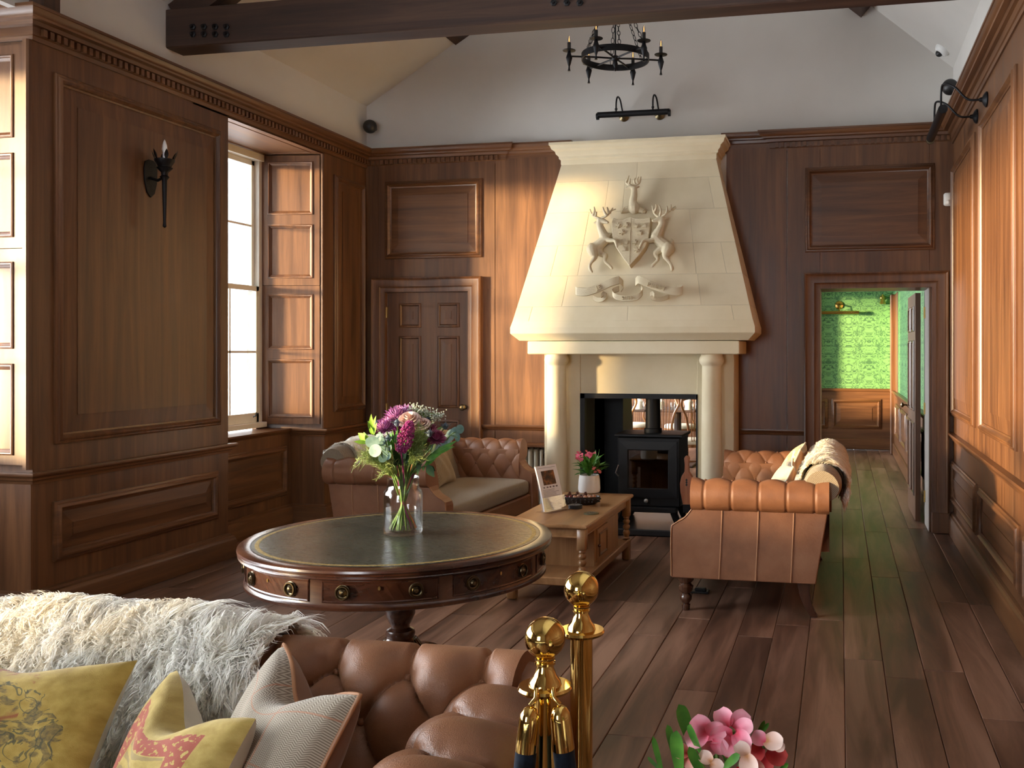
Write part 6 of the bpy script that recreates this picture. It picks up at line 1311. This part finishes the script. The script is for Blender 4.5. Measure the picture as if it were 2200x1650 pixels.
for k in range(6):
    a = ca0 + k * PI / 3; ca_, sa_ = math.cos(a), math.sin(a); B().tube([(0, 0, -.005), (RC * .55 * ca_, RC * .55 * sa_, -.002), ((RC + .07) * ca_, (RC + .07) * sa_, -.004)], .0065, 8).build('spoke', 'iron', ch, smooth=60)
    x, y = (RC + .085) * ca_, (RC + .085) * sa_; hl_ = B().lathe([(.010, -.105), (.006, -.09), (.005, -.075), (.012, -.055), (.018, -.03), (.022, -.015), (.014, .01), (.010, .028), (.044, .033), (.046, .037), (.012, .037)], 16, (x, y, 0)).build('cup', 'iron', ch, smooth=45)
    B().lathe([(.0125, .037), (.0125, .09), (.008, .092)], 14, (x, y, 0)).build('sleeve', 'candle_sleeve', hl_, smooth=50); B().lathe([(.006, .092), (.009, .108), (.0065, .128), (.001, .142)], 10, (x, y, 0), caps=False).build('bulb', 'bulb_glass', hl_, smooth=60); B().lathe([(.0022, .094), (.0032, .110), (.0006, .134)], 6, (x, y, 0)).build('filament', 'filament', hl_)
    if k % 2 == 0 or True:
        b0 = a + PI / 6; p0 = Vector((RC * math.cos(b0), RC * math.sin(b0), .022)); p1 = Vector((.012 * math.cos(b0), .012 * math.sin(b0), .52)); n = 15
        for i in range(n):
            f = (i + .5) / n; p = p0.lerp(p1, f); d = (p1 - p0).normalized(); q = d.to_track_quat('Z', 'Y').to_euler(); o = link('chain_link', link_me, 'iron', ch, loc=p); o.rotation_mode = 'QUATERNION'; o.rotation_quaternion = d.to_track_quat('Z', 'Y') @ Matrix.Rotation(PI / 2 * (i % 2), 3, 'Z').to_quaternion()
pa, pb = at_y(1284, 247, 8.08), at_y(1438, 240, 8.08); pm = (pa + pb) / 2; gl = thing('picture_light', 'bronze tube picture light on the plaster gable above the stone hood', 'wall lamp', (pm.x, YB, pm.z)); hw = (pb.x - pa.x) / 2
B().tube([(-hw, -.22, 0), (hw, -.22, 0)], .026, 16).build('shade', 'iron', gl, smooth=60); 
for s in (-1, 1): B().lathe([(.030, -.010), (.030, .010), (.004, .012)], 14, M=Matrix.Translation((s * hw, -.22, -.012)) @ Matrix.Rotation(PI / 2, 4, 'Y')).build('end_cap', 'iron', gl, smooth=40)
for u in (1341, 1418):
    q = at_y(u, 237, YB); x = q.x - pm.x; B().lathe([(.046, 0), (.046, .010), (.034, .018), (.018, .026), (.014, .04)], 22, M=Matrix.Translation((x, 0, .03)) @ Matrix.Rotation(PI / 2, 4, 'X')).build('backplate', 'aged_brass', gl, smooth=40)
    B().tube(spline([(x, -.03, .03), (x - .005, -.06, .08), (x - .012, -.11, .155), (x - .02, -.17, .165), (x - .022, -.215, .11), (x - .022, -.22, .02)], 5), .0075, 8).build('arm', 'iron', gl, smooth=60); B().sphere((x - .022, -.22, .045), .013, 10, 7).build('joint', 'iron', gl, smooth=60)
wl_ = thing('picture_light', 'dark bronze picture light bracketed from the sunlit panelled wall', 'wall lamp', (XR, 6.65, 3.147)); OX = -.27
e0, e1 = at_x(1999, 292, XR + OX), at_x(2026, 240, XR + OX); z_ = (e0.z + e1.z) / 2 - 3.147
B().tube([(OX, e0.y - 6.65, z_), (OX, e1.y - 6.65, z_)], .030, 16).build('shade', 'iron', wl_, smooth=60)
B().lathe([(.032, -.008), (.032, .008), (.003, .010)], 14, M=Matrix.Translation((OX, e0.y - 6.65, z_ - .01)) @ Matrix.Rotation(PI / 2, 4, 'X')).build('end_cap', 'aged_brass', wl_, smooth=40)
for yy in (6.42, 6.87):
    y = yy - 6.65; B().lathe([(.050, 0), (.050, .010), (.036, .022), (.016, .032), (.012, .05)], 22, M=Matrix.Translation((0, y, 0)) @ Matrix.Rotation(-PI / 2, 4, 'Y')).build('backplate', 'iron', wl_, smooth=40)
    B().tube(spline([(-.03, y, 0), (-.12, y + .01, .01), (-.20, y + .03, .10), (-.26, y + .10, .14), (OX, y + .15, .10), (OX, y + .16, z_ + .02)], 5), .0075, 8).build('arm', 'iron', wl_, smooth=60)
def speaker(p, r, nrm, label, arm=.06):
    t = thing('ball_speaker', label, 'speaker', p); B().sphere((0, 0, 0), r, 24, 16).build('housing', 'black_plastic', t, smooth=60); n = Vector(nrm).normalized(); B().tube([n * r * .8, n * (r + arm)], .016, 10).build('bracket', 'black_plastic', t, smooth=60)
speaker(at_y(795, 272, 8.19), .064, (0, 1, 0), 'black ball speaker on the gable above the small door cornice'); speaker(at_y(2041, 187, 7.86), .064, (1, 0, 0), 'black ball speaker in the corner above the doorway cornice', .02)
# security camera on the right slope
d = ray(2025, 106); nrm = Vector((-SR, 0, -1)).normalized(); o0 = Vector((XR, 0, ER)); tt = (o0 - Vector((0, 0, EYE))).dot(nrm) / d.dot(nrm); cp = Vector((0, 0, EYE)) + d * tt
cc = thing('security_camera', 'small white dome security camera on the ceiling slope above the doorway', 'camera', cp); q = nrm.to_track_quat('Z', 'Y').to_matrix().to_4x4()
B().lathe([(.064, -.005), (.062, .012), (.052, .030), (.036, .040)], 24, M=q).build('housing', 'white_plastic', cc, smooth=40); B().sphere(nrm * .040, .030, 16, 10).build('dome', 'black_plastic', cc, smooth=60)
p = at_y(2040, 427, 8.25); sn = thing('motion_sensor', 'small white motion sensor in the corner above the doorway', 'sensor', (p.x - .012, YB - .02, p.z)); B().bbox(-.035, .035, -.055, 0, -.06, .05, .012).build('housing', 'white_plastic', sn, smooth=50); B().sphere((-.0, -.045, -.03), .022, 12, 8).build('lens', 'white_plastic', sn, smooth=60)
# torch sconce on the pier
q = at_x(322, 372, XL + .016); sc = thing('torch_sconce', 'black wrought iron torch sconce on the oak pier panel', 'wall lamp', (XL + .016, q.y, q.z))
pts = [(.0, -.16), (.035, -.13), (.055, -.06), (.06, .02), (.05, .07), (.02, .085), (-.02, .085), (-.05, .07), (-.06, .02), (-.055, -.06), (-.035, -.13)]
B().prism(pts, 0, .010, lambda a, z, w: (w, a, z)).build('backplate', 'iron', sc, bevel=.002); ox = .11
B().tube([(.0, 0, -.03), (.06, 0, -.05), (ox, 0, -.03)], .010, 8).build('bracket', 'iron', sc, smooth=60)
B().lathe([(.004, -.36), (.012, -.35), (.010, -.335), (.009, -.32), (.015, -.10), (.016, -.05), (.030, -.03), (.020, -.02), (.022, 0), (.050, .03), (.040, .035), (.046, .05), (.060, .07), (.062, .085), (.056, .085), (.030, .06)], 20, (ox, 0, 0)).build('torch', 'iron', sc, smooth=45)
for k in range(6):
    a = 2 * PI * k / 6 + .3; b = B(); leaf(b, (ox + .055 * math.cos(a), .055 * math.sin(a), .075), (ox + .072 * math.cos(a), .072 * math.sin(a), .145), (math.cos(a), math.sin(a), 0), .026, -.2, 5); b.build('leaf_finial', 'iron', sc, smooth=60)
B().lathe([(.012, .06), (.012, .12), (.013, .125)], 12, (ox, 0, 0)).build('sleeve', 'paper', sc, smooth=50); B().lathe([(.010, .125), (.017, .15), (.015, .175), (.006, .205), (.001, .215)], 14, (ox, 0, 0), caps=False).build('bulb', 'white_ceramic', sc, smooth=60)
p = at_z(1500, 1272, 0); fs = thing('floor_socket', 'small black floor socket lying beside the tan sofa leg', 'socket', (p.x, p.y, 0)); B().bbox(-.07, .07, -.04, .04, 0, .012, .004).build('plate', 'black_plastic', fs); B().bbox(-.02, .05, -.025, .015, .012, .030, .004).build('plug', 'black_plastic', fs)
